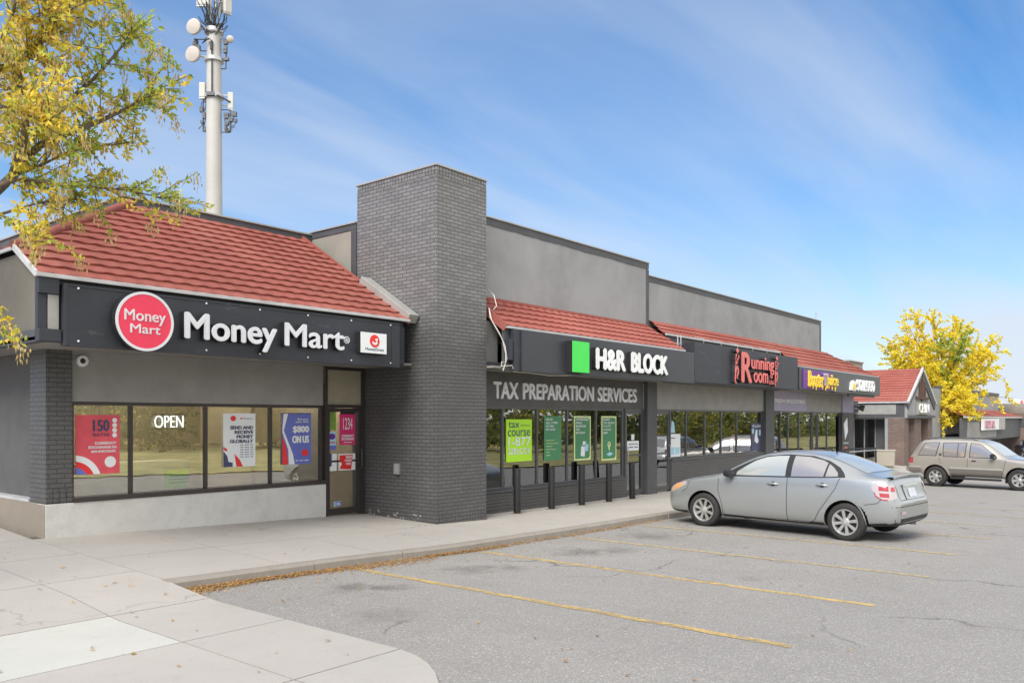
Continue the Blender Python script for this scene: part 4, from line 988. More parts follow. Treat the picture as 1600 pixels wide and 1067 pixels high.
poster('window_poster', 'light blue poster in the smoothie shop window', 1249, 1260, SY + .14, .3, 1.9, m_sky, [(m_navy, 'FRESH', .1, .9, .3, .36, .02)], [(m_paper, [(.1, .05), (.9, .05), (.9, .4), (.1, .4)])])
poster('window_poster', 'yellow poster behind the smoothie shop door', 1206, 1212, SY + .2, .1, 1.9, m_yellow, [], [(m_hrgreen, circ(.5, .5, .3, .1))])
poster('wall_poster', 'dark framed picture poster on the corner pier of the shop row', 1316, 1327, SY - .115, .35, 1.98, m_intdark, [(m_paper, 'MENU', .15, .85, .3, .34, .02)], [(m_paper, [(.2, .8), (.7, .95), (.8, .6), (.4, .4)]), (m_salmon, circ(.5, .2, .25, .1))])

# --- bollards
def bollard(px, pyb, pyt, label, lean=0):
    Y = 10.42; x = X(px, Y); zb = zwalk(x, Y) - .0; h = .93
    o = thing('bollard', label, 'bollard', (x, Y, zb), 0, 'black steel bollards in front of the tax office')
    p = MB(); p.lathe([(0, .072), (h - .02, .072), (h - .005, .066), (h, .05), (h + .002, 0.0)], (0, 0, -.02), (0, 0, 1), 20)
    po = p.build('post', m_bollard, o, smooth=45)
    q_ = MB(); q_.lathe([(0, .125), (.012, .12), (.02, .074)], (0, 0, -.004), (0, 0, 1), 14); qo = q_.build('footing', m_base_b, o)
    if lean: po.rotation_euler = (R(2), R(lean), 0)
for px, a, c, lab, le in ((808, 797, 727, 'black bollard nearest the brick pier, below the lime poster', 0), (862, 792, 722, 'black bollard below the plain deep green poster', 0), (909, 786, 721, 'black bollard below the green poster with box drawings', 0),
                          (951.5, 781, 718, 'black bollard below the green poster with the map pin', 0), (988, 776, 718, 'leaning black bollard in front of the tax office door', -5)): bollard(px, a, c, lab, le)
# --- camera, socket box, vents, cables
ox, oz = X(129, 12.2), 2.665
c1 = MB(); c1.lathe([(0, .085), (.03, .085), (.05, .07), (.052, .045), (.03, .04)], (ox, 12.226, oz), (0, -1, 0), 24); c2 = MB(); c2.lathe([(.01, .044), (.045, .03), (.06, .0)], (ox, 12.226, oz), (0, -1, 0), 16)
T('security_camera', 'round white camera housing under the left end of the black sign board', 'camera', [('housing', c1, m_paper, dict(smooth=40)), ('lens', c2, m_black, dict(smooth=60))])
sy_, sz_ = 11.24, .92
c1 = MB(); c1.box(10.24, 10.30, sy_ - .06, sy_ + .06, sz_ - .10, sz_ + .10); c2 = MB(); c2.box(10.228, 10.239, sy_ - .045, sy_ + .045, sz_ - .08, sz_ + .08)
T('socket_box', 'small grey socket box on the dark side of the brick pier', 'socket box', [('box', c1, m_silver, dict(bev=.006)), ('cover', c2, m_metal, dict(bev=.004))])
def cpt(px, py, Y): return (X(px, Y), Y, Z(px, py, Y))
cb = MB(); cb.tube([cpt(762, 452, 10.6), cpt(772, 462, 10.2), cpt(776, 478, 9.98), cpt(771, 484, 9.96), cpt(764, 481, 10.1), cpt(768, 500, 9.93), cpt(780, 520, 9.90), cpt(789, 540, 9.82), cpt(792, 560, 9.80), cpt(786, 579, 9.80)], .009, 6)
cb.tube([cpt(764, 481, 10.12), cpt(766, 496, 9.94), cpt(775, 513, 9.90), cpt(785, 530, 9.83), cpt(790, 552, 9.80), cpt(790, 566, 9.79), cpt(784, 565, 9.8), cpt(783, 572, 9.8), cpt(800, 571, 9.8), cpt(802, 576, 9.8)], .008, 6)
cb.tube([cpt(802, 580, 9.95), cpt(830, 583, 10.02), cpt(860, 587, 10.03), cpt(900, 586, 10.02)], .008, 5)
tag(cb.build('loose_cable', m_cable, smooth=60), 'loose white cables hanging from the brick pier past the end of the red tile roof', 'cable')
jb_ = MB(); jb_.box(11.90, 12.0, 9.9, 10.06, 2.95, 3.35); tag(jb_.build('junction_box', m_signdark, bev=.005), 'dark junction box under the eave behind the loose white cables', 'box')
ms = MB(); mp_ = cpt(1275, 505, 11.3); ms.tube([(mp_[0], mp_[1], 5.2), (mp_[0], mp_[1], 6.0)], .02, 6); ms.tube([(mp_[0] + .5, mp_[1], 5.0), (mp_[0] + .5, mp_[1], 5.25)], .02, 6)
tag(ms.build('roof_mast', m_galv), 'thin metal mast on the roof at the right end of the long stucco wall', 'mast')
ru = MB(); a0, a1 = X(1326, 13.5), X(1348, 13.5); zt = Z(1335, 566, 13.5)
ru.box(a0, a1, 13.5, 15, 3.3, zt); ru2 = MB(); ru2.box(a0 - .05, a1 + .05, 13.45, 15.05, zt + .002, zt + .07)
T('roof_unit', 'beige box shaped roof vent at the low right end of the shop roof', 'roof vent', [('casing', ru, m_stucco_tan, dict(bev=.02)), ('lid', ru2, m_stucco_tan, {})])
lm = MB(); lc = cpt(1342, 636, 10.6); lm.lathe([(0, .10), (.2, .14), (.22, .1)], lc, (0.3, -1, -.3), 12); lm.tube([lc, (lc[0], lc[1] + .6, lc[2] + .1)], .03, 6)
tag(lm.build('flood_lamp', m_gframe, smooth=40), 'small grey flood lamp under the corner box sign', 'lamp')

# --- handrails in front of the smoothie shop
def rail(x0, x1, Y, label):
    e = thing('handrail', label, 'handrail', (x0, Y, zwalk(x0, Y)), 0, 'steel handrails by the smoothie shop')
    def ap(nm, mb, m_):
        o = mb.build(nm, m_, smooth=60); o.parent = e; o.matrix_parent_inverse = Matrix.Translation(-Vector(e.location))
    z0, z1 = zwalk(x0, Y), zwalk(x1, Y); h = .98
    a = MB(); a.tube([(x0, Y, z0), (x0, Y, z0 + h - .15), (x0 + .05, Y, z0 + h - .04), (x0 + .17, Y, z0 + h), (x1 - .12, Y, z1 + h), (x1 - .03, Y, z1 + h - .03), (x1, Y, z1 + h - .12), (x1, Y, z1)], .03, 8); ap('top_rail', a, m_bollard)
    a = MB(); a.tube([(x0 + .5, Y - .05, z0 + h - .12), (x1 - .03, Y - .05, z1 + h - .08)], .025, 8); ap('grab_rail', a, m_silver)
    a = MB(); a.tube([(x0 + .03, Y, z0 + .32), (x1 - .03, Y, z1 + .32)], .025, 8); ap('lower_rail', a, m_silver)
rail(32.4, 36.5, 10.25, 'black framed handrail nearest the beige bin'); rail(27.8, 31.4, 10.35, 'low handrail before the smoothie shop windows above the silver sedan')
# --- beige bin
bx0, by0 = 40.4, 10.9; zb = zwalk(bx0, by0)
b = MB(); b.prism([(-.36, -.36, 0), (.36, -.36, 0), (.36, .36, 0), (-.36, .36, 0)], (0, 0, .06), (0, 0, .74))
b.v[4:] = [(x * 1.08, y * 1.08, z) for x, y, z in b.v[4:]]
l = MB(); l.box(-.41, .41, -.41, .41, .742, .80); s2 = MB(); s2.box(-.3, .3, -.3, .3, .0, .06)
e = thing('litter_bin', 'square beige concrete bin beside the brown brick column', 'bin', (bx0, by0, zb), R(12))
for nm, mm in (('body', b), ('rim', l), ('plinth', s2)): mm.build(nm, m_bin, e, bev=.02)

# ------------------------------------------------------------------ gabled shop wing
G = thing('gabled_building', 'low shop wing with red tiled gable roof on brown brick columns', 'building', (45.8, 12, -.4))
def PG(nm, mb, m_, **k):
    o = mb.build(nm, m_, **k); o.parent = G; o.matrix_parent_inverse = Matrix.Translation(-Vector(G.location)); return o
gx0, gx1, gxm, gy0, gz0, gz1 = 43.0, 48.6, 45.8, 10.6, 2.70, 4.43
v = Vector((gxm - gx0, 0, gz1 - gz0)); L = v.length; v.normalize()
mb = MB(); tiles(mb, (gx0, 0, gz0), (0, -1, 0), v, (-v.z, 0, v.x), L, lambda t: -30, lambda t: -gy0, row=.25, du=.07)
v = Vector((gxm - gx1, 0, gz1 - gz0)).normalized(); tiles(mb, (gx1, 0, gz0), (0, 1, 0), v, (v.z * 1, 0, -v.x), L, lambda t: gy0, lambda t: 22, row=.33, du=.1)
PG('red_tile_roof', mb, m_tile2, smooth=35)
mb = MB(); mb.box(gx0 - .06, gx0, gy0, 30, gz0 - .07, gz0)
for s_, xe in ((1, gx0), (-1, gx1)):
    c = Vector(((xe + gxm) / 2, gy0 - .02, (gz0 + gz1) / 2 - .02)); d = Vector((gxm - xe, 0, gz1 - gz0)); dn = d.normalized()
    mb.obox(c, dn * (d.length / 2 + .06), (0, .05, 0), Vector((-dn.z, 0, dn.x)) * .06)
PG('rake_trim', mb, m_eave)
mb = MB(); c = Vector((gxm, gy0 + .04, 0))
mb.prism([(gx0 + .12, gy0 + .05, 2.05), (gx1 - .12, gy0 + .05, 2.05), (gx1 - .12, gy0 + .05, gz0 + .0), (gxm, gy0 + .05, gz1 - .12), (gx0 + .12, gy0 + .05, gz0 + .0)], (0, 0, 0), (0, .12, 0)); PG('gable_wall', mb, m_stucco)
mb = MB()
for s_, xe in ((1, gx0), (-1, gx1)):
    d = Vector((gxm - xe, 0, gz1 - gz0)).normalized(); mb.obox(Vector((lerp(xe, gxm, .5), gy0 + .02, (gz0 + gz1) / 2 - .28)), d * 1.6, (0, .025, 0), Vector((-d.z, 0, d.x)) * .14)
mb.box(gx0 + .1, gx1 - .1, gy0 - .02, gy0 + .04, 1.90, 2.04); PG('gable_trim', mb, m_dark)
mb = MB(); mb.box(gxm - .09, gxm + .09, gy0 - .05, gy0 + .04, 2.75, gz1 - .2); mb.box(gxm - 1.2, gxm + 1.2, gy0 - .051, gy0 + .04, 2.86, 2.98); mb.box(gxm - .55, gxm - .45, gy0 - .045, gy0 + .04, 2.99, 3.7); mb.box(gxm + .45, gxm + .55, gy0 - .045, gy0 + .04, 2.99, 3.7)
PG('timber_brace', mb, pbr('brown_timber', (.10, .055, .04), .8))
mb = MB(); mb.box(gx0 + .05, gx0 + .14, gy0 + .18, 26, 1.92, gz0 - .01); PG('side_fascia', mb, m_dark)
mb = MB(); mb.box(gx0 + .03, gx0 + .049, gy0 + .55, gy0 + 2.7, 2.08, 2.56); mb.box(gx0 + .03, gx0 + .049, gy0 + 3.0, gy0 + 5, 2.08, 2.56); PG('fascia_panel', mb, m_metal)
for (cx0, cx1, cy0, cy1) in ((42.95, 43.75, 10.75, 11.5), (44.9, 46.2, 10.75, 11.5), (47.7, 48.6, 10.75, 11.5)):
    mb = MB(); mb.box(cx0, cx1, cy0, cy1, -.9, 1.9); PG('brick_column', mb, m_brick2)
mb = MB(); mb.box(43.8, 43.9, 13.4, 26, -.9, 2.0); mb.box(43.9, 48.4, 13.4, 13.5, -.9, 2.0); mb.box(43.8, 43.9, 11.9, 12.3, -.9, 2.0); PG('porch_wall', mb, m_dark)
mb = MB(); mb.box(43.92, 44.1, 12.3, 13.4, -.5, 1.98); PG('dark_doorway', mb, m_intdark)
mb = MB()
for yy in (12.32, 12.85, 13.36): mb.box(43.86, 43.915, yy, yy + .05, -.5, 1.98)
PG('door_frame', mb, m_silver)
mb = MB(); mb.box(43.885, 43.89, 12.37, 13.36, -.4, 1.95); PG('pane', mb, m_pane2)
mb = MB(); mb.box(36.2, 43.8, 14.3, 14.4, -.6, 2.8); PG('link_wall', mb, m_wall)
mb = MB(); mb.box(36.2, 43.75, 12.9, 14.29, 2.3, 2.75); PG('link_fascia', mb, m_dark)
mb = MB(); mb.box(36.5, 38.4, 14.2, 14.29, -.4, 2.2); mb.box(39, 41, 14.2, 14.29, -.4, 2.2); PG('link_window', mb, m_pane2)
mb = MB(); mb.box(gx0 + .1, gx1 - .1, gy0 + .18, 13.4, 1.86, 1.90); PG('soffit', mb, m_soffit)
mb = MB(); mb.box(43.95, 44.75, 11.2, 11.25, .55, 1.85); PG('porch_board', mb, m_paper)
sg = MB(); sg.box(44.75, 46.95, gy0 - .06, gy0 + .045, 2.08, 2.70); st_ = letters([('CHIN', 44.85, 46.85, 2.16, 2.62, gy0 - .061, .04, .012)])
T('gable_sign', 'white letters reading CHIN on a panel under the gable', 'sign', [('panel', sg, m_stucco_tan, {}), ('lettering', st_, m_white2, {})])

# ------------------------------------------------------------------ far shop building
FB = thing('far_building', 'far low grey shop with red awning roof and round tan brick corner pier', 'building', (66, 13, -1.1))
def PF(nm, mb, m_, **k):
    o = mb.build(nm, m_, **k); o.parent = FB; o.matrix_parent_inverse = Matrix.Translation(-Vector(FB.location)); return o
fy = 11.2
def fX(p): return X(p, fy)
def fZ(p, q_): return Z(p, q_, fy)
xe = fX(1560); zt = fZ(1505, 612)
mb = MB(); mb.box(48.9, xe, fy, fy + .3, -1.4, zt); mb.box(xe - .3, xe, fy + .3, 26, -1.4, zt); PF('stucco_wall', mb, m_stucco)
mb = MB(); mb.box(52.5, xe + .1, fy - .04, fy + .34, zt + .002, zt + .18); PF('parapet_band', mb, m_dark)
ez, tz = fZ(1540, 651), fZ(1540, 640); v, nn, L = slope(fy - 1.2, ez, fy - .02, ez + .45)
mb = MB(); tiles(mb, (0, fy - 1.2, ez), (1, 0, 0), v, nn, L, lambda t: 52.5, lambda t: lerp(fX(1575), fX(1563), t / L), row=.4, du=.1); PF('red_tile_roof', mb, m_tile, smooth=35)
mb = MB(); mb.box(52.5, fX(1574), fy - 1.25, fy - 1.2, ez - .1, ez); PF('eave_trim', mb, m_eave)
mb = MB(); mb.box(52.5, fX(1572), fy - 1.1, fy - 1.0, ez - 1.5, ez - .1); PF('fascia', mb, m_dark)
mb = MB(); mb.box(54, fX(1527), fy - 1.13, fy - 1.101, ez - 1.35, ez - .35); PF('fascia_panel', mb, m_panel)
mb = MB(); mb.box(52.5, xe - .4, fy - .05, fy - .001, -.6, .9); PF('shop_window', mb, m_pane2)
pc = (fX(1573), fy - .6, -1.4); rr_ = 1.45
mb = MB(); mb.lathe([(0, rr_), (fZ(1573, 636) + 1.4, rr_)], pc, (0, 0, 1), 28); PF('brick_pier', mb, m_brick2, smooth=40)
zc_ = fZ(1573, 636); mb = MB(); mb.lathe([(zc_ - .55, rr_ + .02), (zc_ - .5, rr_ + .05), (zc_, rr_ + .22), (zc_ + .25, rr_ + .22), (zc_ + .26, .01)], (pc[0], pc[1], 0), (0, 0, 1), 28); PF('pier_cap', mb, m_stucco_tan, smooth=30)
mb = MB(); mb.lathe([(zc_ - 1.55, rr_ + .03), (zc_ - .9, rr_ + .1), (zc_ - .85, rr_ + .03)], (pc[0], pc[1], 0), (0, 0, 1), 28); PF('pier_band', mb, m_dark, smooth=30)
sy_ = fy - 1.35; b = MB(); b.box(X(1537, sy_), X(1561, sy_), sy_, sy_ + .15, Z(1537, 672, sy_), Z(1537, 654, sy_)); st_ = letters([('RETAIL', X(1539, sy_), X(1554, sy_), Z(1539, 669, sy_), Z(1539, 657, sy_), sy_ - .001, .06, .03)])
st_2 = MB(); st_2.box(X(1562, sy_), X(1571, sy_), sy_ + .02, sy_ + .15, Z(1562, 671, sy_), Z(1562, 652, sy_)); 
T('far_sign', 'white box sign with pinkish letters under the far red awning roof', 'sign', [('sign_box', b, m_paper, {}), ('lettering', st_, pbr('dull_pink_letter', (.55, .28, .34), .6), {}), ('louvre', st_2, m_metal, {})])

# far pylon sign with a red ring
D = 95; c = at(1594, 650, D); b = MB(); b.box(c.x - .5, c.x + 2.2, c.y, c.y + .5, -1.6, at(1594, 657, D).z); t = MB(); t.box(c.x - 1.2, c.x + 3.2, c.y - .1, c.y + .6, at(1594, 656.5, D).z, at(1594, 624, D).z)
lr = MB(); cc = at(1599, 638, D); disc(lr, cc.x, cc.z, .95, c.y - .101, .05, 30, .5)
T('pylon_sign', 'tall white pylon sign with a red round logo at the right edge of the view', 'sign', [('post', b, m_paper, {}), ('sign_box', t, m_white2, {}), ('logo_ring', lr, m_red, {})])
bk = MB(); c = at(1604, 690, 120); bk.box(c.x - 2.2, c.x + 30, c.y, c.y + 20, -1.7, at(1600, 690, 120).z); tag(bk.build('orange_bank', pbr('orange_earth', (.50, .24, .08), .9)), 'orange earth bank beyond the lot at the right edge', None, None, 'structure')

# ------------------------------------------------------------------ phone mast
TD = 46.0; tb = at(334.5, 655, TD); TX, TYY = tb.x, tb.y
fwd = Vector((SF, CF, 0)); rgt = Vector((CF, -SF, 0))
def mz(py): return CAMZ + (655 - py) / F * TD
def mp3(px, py, d=0): p = at(px, py, TD); return p - fwd * d
M_ = thing('phone_mast', 'tall pale phone mast with dish and panel antennas behind the corner shop', 'phone mast', (TX, TYY, 0))
def PM(nm, mb, m_, parent=None, **k):
    o = mb.build(nm, m_, **k)
    if parent: o.parent = parent
    else: o.parent = M_; o.matrix_parent_inverse = Matrix.Translation(-Vector(M_.location))
    return o
mb = MB(); mb.lathe([(0, .50), (mz(335), .445), (mz(55), .39), (mz(54), .50), (mz(48), .50), (mz(47), .1)], (TX, TYY, 0), (0, 0, 1), 28); PM('pole', mb, m_pole, smooth=30)
for py in (95, 152, 50):
    mb = MB(); mb.lathe([(-.10, .46), (-.1, .52), (.1, .52), (.1, .46)], (TX, TYY, mz(py)), (0, 0, 1), 24); PM('collar', mb, m_galv, smooth=30)
mb = MB()
for k in range(7):
    a = 2 * math.pi * k / 7; mb.tube([(TX + .28 * math.cos(a), TYY + .28 * math.sin(a), mz(50)), (TX + .30 * math.cos(a), TYY + .30 * math.sin(a), mz(-75))], .05, 6)
PM('mast_frame', mb, m_galv, smooth=60)
def panel_ant(px, py0, py1, w_, d=.6, yaw=0, th=.22):
    z0, z1 = mz(py1), mz(py0); c = mp3(px, 655, d); ax = (rgt * math.cos(yaw) + fwd * math.sin(yaw)); ay = Vector((-ax.y, ax.x, 0))
    mb = MB(); mb.obox((c.x, c.y, (z0 + z1) / 2), ax * w_ / 2, ay * th / 2, (0, 0, (z1 - z0) / 2)); o = PM('panel_antenna', mb, m_ant, bev=.04)
    m2 = MB(); m2.obox((c.x, c.y, z0 - .04), ax * w_ * .47, ay * th * .4, (0, 0, .035)); 
    tgt = Vector((TX, TYY, 0))
    for zz_ in (lerp(z0, z1, .2), lerp(z0, z1, .8)): m2.tube([(c.x, c.y, zz_), (TX, TYY, zz_)], .04, 6)
    PM('bracket', m2, m_galv, o)
panel_ant(321, -75, 14, .70, .35); panel_ant(360.5, -75, 28, .42, .5, .9); panel_ant(340, -75, 10, .4, -.6); panel_ant(317.5, 131, 154, .34, .1); panel_ant(359.5, 144, 170, .30, -.1, .2)
def dish(px, py, r, d=.7, tilt=0):
    c = mp3(px, py, d); n_ = (-fwd + rgt * tilt).normalized(); mb = MB(); mb.lathe([(-.28, .1), (-.22, r * .8), (-.1, r), (.05, r), (.11, r * .6), (.12, .0)], c, n_, 28); o = PM('dish_antenna', mb, m_dish, smooth=50)
    m2 = MB(); m2.tube([c + n_ * -.2, Vector((TX, TYY, c.z))], .05, 6); PM('bracket', m2, m_galv, o)
dish(308, 48.5, .43, .5, -.25); dish(306.5, 91, .43, .5, -.25); dish(361.5, 64, .19, .2, .3)
def kit(px, py0, py1, wd, n_):
    mb = MB(); r_ = random.Random(int(px))
    p0, p1 = mp3(px, py0), mp3(px, py1); mb.tube([p0, p1], .035, 6)
    for k in range(n_):
        c = p0.lerp(p1, r_.random()) + rgt * r_.uniform(-wd, wd); mb.obox(c, rgt * r_.uniform(.05, .14), fwd * .1, (0, 0, r_.uniform(.06, .16)))
    for k in range(n_):
        c = p0.lerp(p1, r_.random()); e_ = p0.lerp(p1, r_.random()) + rgt * r_.uniform(-wd, wd) * 1.3; m_ = (c + e_) / 2 + rgt * r_.uniform(-wd, wd) - Vector((0, 0, .2)); mb.tube([c, m_, e_], .022, 5)
    for q_ in (p0, p1): mb.tube([q_, Vector((TX, TYY, q_.z))], .03, 6)
    PM('radio_unit', mb, m_gframe)
kit(317.5, 155, 206, .18, 6); kit(360, 172, 207, .3, 9); kit(353, 62, 108, .05, 4); kit(307, 62, 80, .12, 5)
mb = MB(); r_ = random.Random(3)
for k in range(46):
    px = r_.uniform(312, 362); p = mp3(px, r_.uniform(5, 50), .3 + r_.random() * .4); e_ = mp3(335 + r_.uniform(-6, 8), r_.uniform(44, 54), .3); m_ = (p + e_) / 2 + rgt * r_.uniform(-.25, .25) - Vector((0, 0, r_.uniform(0, .5))); mb.tube([p, m_, e_], .022, 5)
mb.tube([mp3(336, 70, .48), mp3(336, 150, .48)], .035, 6)
for k in range(3): mb.tube([mp3(321, 75, .5), mp3(328, 70 - k * 2, .52), mp3(333, 68, .52), mp3(338, 72, .52)], .02, 5)
mb.obox(mp3(335, 77, .45), rgt * .07, fwd * .06, (0, 0, .22)); PM('cable', mb, m_black)
mb = MB(); mb.obox(mp3(334, 152, .42), rgt * .22, fwd * .12, (0, 0, .10)); mb.tube([mp3(330, 152, .4), mp3(345, 154, .4), mp3(360, 160, 0)], .05, 6); PM('clamp', mb, m_gframe)
# ------------------------------------------------------------------ cars
m_silverpaint = paint_mat('silver_green_car_paint', (.40, .413, .412), .2)
m_beigepaint = paint_mat('champagne_car_paint', (.49, .45, .39), .18)
m_beigelight = paint_mat('light_moulding_paint', (.62, .60, .56), .1)
m_whitepaint = paint_mat('white_car_paint', (.70, .70, .68), .1)
m_carblack = pbr('black_plastic', (.02, .02, .022), .5, var=.1)
m_gap = pbr('panel_gap', (.045, .047, .048), .7)
def carglass(name, tint, refl):
    M = Mat(name); g = M.n('ShaderNodeBsdfGlossy', {'Color': (.95, .97, 1), 'Roughness': .02}); b = M.n('ShaderNodeBsdfPrincipled', {'Base Color': tint, 'Roughness': .08})
    mx = M.n('ShaderNodeMixShader', {0: refl, 1: b, 2: g}); M.t.links.new(mx.outputs[0], M.out.inputs[0]); return M.m
m_carglass = carglass('car_glass', (.36, .38, .36), .2)
m_carglass2 = carglass('tinted_car_glass', (.27, .25, .245), .2)
m_rim = pbr('alloy_rim', (.58, .57, .55), .38, .75, .08)
m_rimdark = pbr('dark_brake', (.03, .03, .03), .7)  # near-black brake disc behind the spokes
m_lamp_red = pbr('red_lamp_lens', (.40, .03, .04), .15, 0, .1, coat=1)
m_lamp_clear = pbr('clear_lamp_lens', (.50, .43, .43), .12, .1, .06, coat=1)
m_lamp_orange = pbr('amber_lamp_lens', (.66, .30, .10), .15, 0, .1, coat=1)
m_plate = pbr('licence_plate', (.55, .57, .62), .5)

class Car:
    def __init__(s, name, label, loc, rz, st, L, fo, wb, wr, ra, track, paint, scale=1.0, rs=1.0, zs=1.0):
        s.e = thing(name, label, 'car', loc, rz); s.e.scale = (scale,) * 3
        s.rs, s.zs, s.ax = rs, zs, fo + wb
        s.sc = fo + wb / 2; s.fo, s.wb, s.wr, s.track, s.ra = fo, wb, wr, track, ra; s.paint = paint
        rows = []
        for (q, wd, zb, zbelt, wbelt, zr, wrf, zc_) in st:
            x = s.sc - s.fq(q); zbelt, zr, zc_ = s.fz(zbelt), s.fz(zr), s.fz(zc_); zm = (zbelt + zr) / 2; wm = (wbelt + wrf) / 2 + .012 + .03 * max(0, min(1, (zr - zbelt) / .4))
            zw = zb + (min(zbelt, .92) - zb) * .45
            half = [(0, zb), (wd * .82, zb), (wd * .965, zb + .07), (wd, zw), (wd * .992, lerp(zw, zbelt, .6)), (lerp(wd, wbelt, .75), zbelt - .035), (wbelt - .012, zbelt), (wm, zm), (wrf, zr), (wrf * .86, lerp(zr, zc_, .55)), (wrf * .5, zc_ - .006), (0, zc_)]
            rows.append([Vector((x, y, z)) for y, z in half] + [Vector((x, -y, z)) for y, z in half[-2:0:-1]])
        m = MB(); n = len(rows[0]); m.v = [tuple(p) for r in rows for p in r]
        for i in range(len(rows) - 1):
            for k in range(n): m.f.append((i * n + k, i * n + (k + 1) % n, (i + 1) * n + (k + 1) % n, (i + 1) * n + k)); m.m.append(0)
        h = n // 2
        for o_ in (0, (len(rows) - 1) * n):
            for k in range(h): 
                a, b, c, d = o_ + k, o_ + k + 1, o_ + (n - k - 1) % n, o_ + (n - k) % n
                f = tuple(dict.fromkeys((a, b, c, d)))
                if len(f) > 2: m.f.append(f); m.m.append(0)
        tmp = m.build('body_cage', paint); sub = tmp.modifiers.new('s', 'SUBSURF'); sub.levels = 3; sub.render_levels = 3
        dg = bpy.context.evaluated_depsgraph_get(); full = bpy.data.meshes.new_from_object(tmp.evaluated_get(dg))
        vs = [v.co.copy() for v in full.vertices]; s.bvh = BVHTree.FromPolygons(vs, [tuple(p.vertices) for p in full.polygons])
        cut = MB()
        for ax in (fo, fo + wb):
            for sg in (1, -1): cut.lathe([(0, ra), (.7, ra)], (s.sc - ax, sg * .56, wr), (0, sg, 0), 48)
        co = cut.build('cutter', paint); bo = tmp.modifiers.new('b', 'BOOLEAN'); bo.operation = 'DIFFERENCE'; bo.object = co; bo.solver = 'EXACT'
        dg = bpy.context.evaluated_depsgraph_get(); dg.update(); me = bpy.data.meshes.new_from_object(tmp.evaluated_get(dg))
        bpy.data.objects.remove(tmp); bpy.data.objects.remove(co)
        me.materials.clear(); me.materials.append(paint); me.materials.append(m_carblack)
        for p in me.polygons:
            c = p.center; dark = p.normal.z < -.6 and c.z < .4
            for ax in (fo, fo + wb):
                if math.hypot(c.x - (s.sc - ax), c.z - wr) < ra + .004 and abs(c.y) > .5: dark = True
            p.material_index = 1 if dark else 0; p.use_smooth = True
        me.set_sharp_from_angle(angle=R(38)); me.name = 'body'
        s.body = bpy.data.objects.new('body', me); C.objects.link(s.body); s.body.parent = s.e
    def fq(s, q): return q if q < s.ax else s.ax + (q - s.ax) * s.rs
    def fz(s, z): return z if z < 1 else 1 + (z - 1) * s.zs
    def hit(s, o, d):
        loc, nrm, i, dist = s.bvh.ray_cast(Vector(o), Vector(d))
        if loc is None: loc, nrm, i, dist = s.bvh.find_nearest(Vector(o))
        if nrm.dot(Vector(d)) > 0: nrm = -nrm
        return loc, nrm
    def side(s, q, z, sg=1): return s.hit((s.sc - s.fq(q), sg * 2.5, s.fz(z)), (0, -sg, 0))
    def top(s, q, y): return s.hit((s.sc - s.fq(q), y, 3), (0, 0, -1))
    def rear(s, y, z): return s.hit((-4, y, z), (1, 0, 0))
    def front(s, y, z): return s.hit((4, y, z), (-1, 0, 0))
    def patch(s, name, mat, lo, hi, fn, off, nu=22, nv=9, parent=None, thick=0):
        def res(pl, n):
            d = [0]
            for a, b in zip(pl, pl[1:]): d.append(d[-1] + math.dist(a, b))
            out = []
            for i in range(n + 1):
                t = d[-1] * i / n; k = 0
                while k < len(pl) - 2 and d[k + 1] < t: k += 1
                f = (t - d[k]) / max(1e-9, d[k + 1] - d[k]); out.append((lerp(pl[k][0], pl[k + 1][0], f), lerp(pl[k][1], pl[k + 1][1], f)))
            return out
        a, b = res(lo, nu), res(hi, nu); m = MB(); rows = []
        for j in range(nv + 1):
            r = []
            for i in range(nu + 1):
                p, nr = fn(lerp(a[i][0], b[i][0], j / nv), lerp(a[i][1], b[i][1], j / nv)); r.append(p + nr * off)
            rows.append(r)
        m.grid(rows)
        # turn the rim in so that the patch has an edge
        return m.build(name, mat, parent or s.e, smooth=60)
    def strip(s, m, pl, fn, w_, off=.002, n=26):
        pts = []
        d = [0]
        for a, b in zip(pl, pl[1:]): d.append(d[-1] + math.dist(a, b))
        for i in range(n + 1):
            t = d[-1] * i / n; k = 0
            while k < len(pl) - 2 and d[k + 1] < t: k += 1
            f = (t - d[k]) / max(1e-9, d[k + 1] - d[k]); pts.append(fn(lerp(pl[k][0], pl[k + 1][0], f), lerp(pl[k][1], pl[k + 1][1], f)))
        rows = []
        for i, (p, nr) in enumerate(pts):
            t = (pts[min(i + 1, n)][0] - pts[max(i - 1, 0)][0]).normalized(); sd_ = t.cross(nr).normalized()
            rows.append([p + sd_ * w_ / 2 + nr * off, p - sd_ * w_ / 2 + nr * off])
        m.grid(rows)
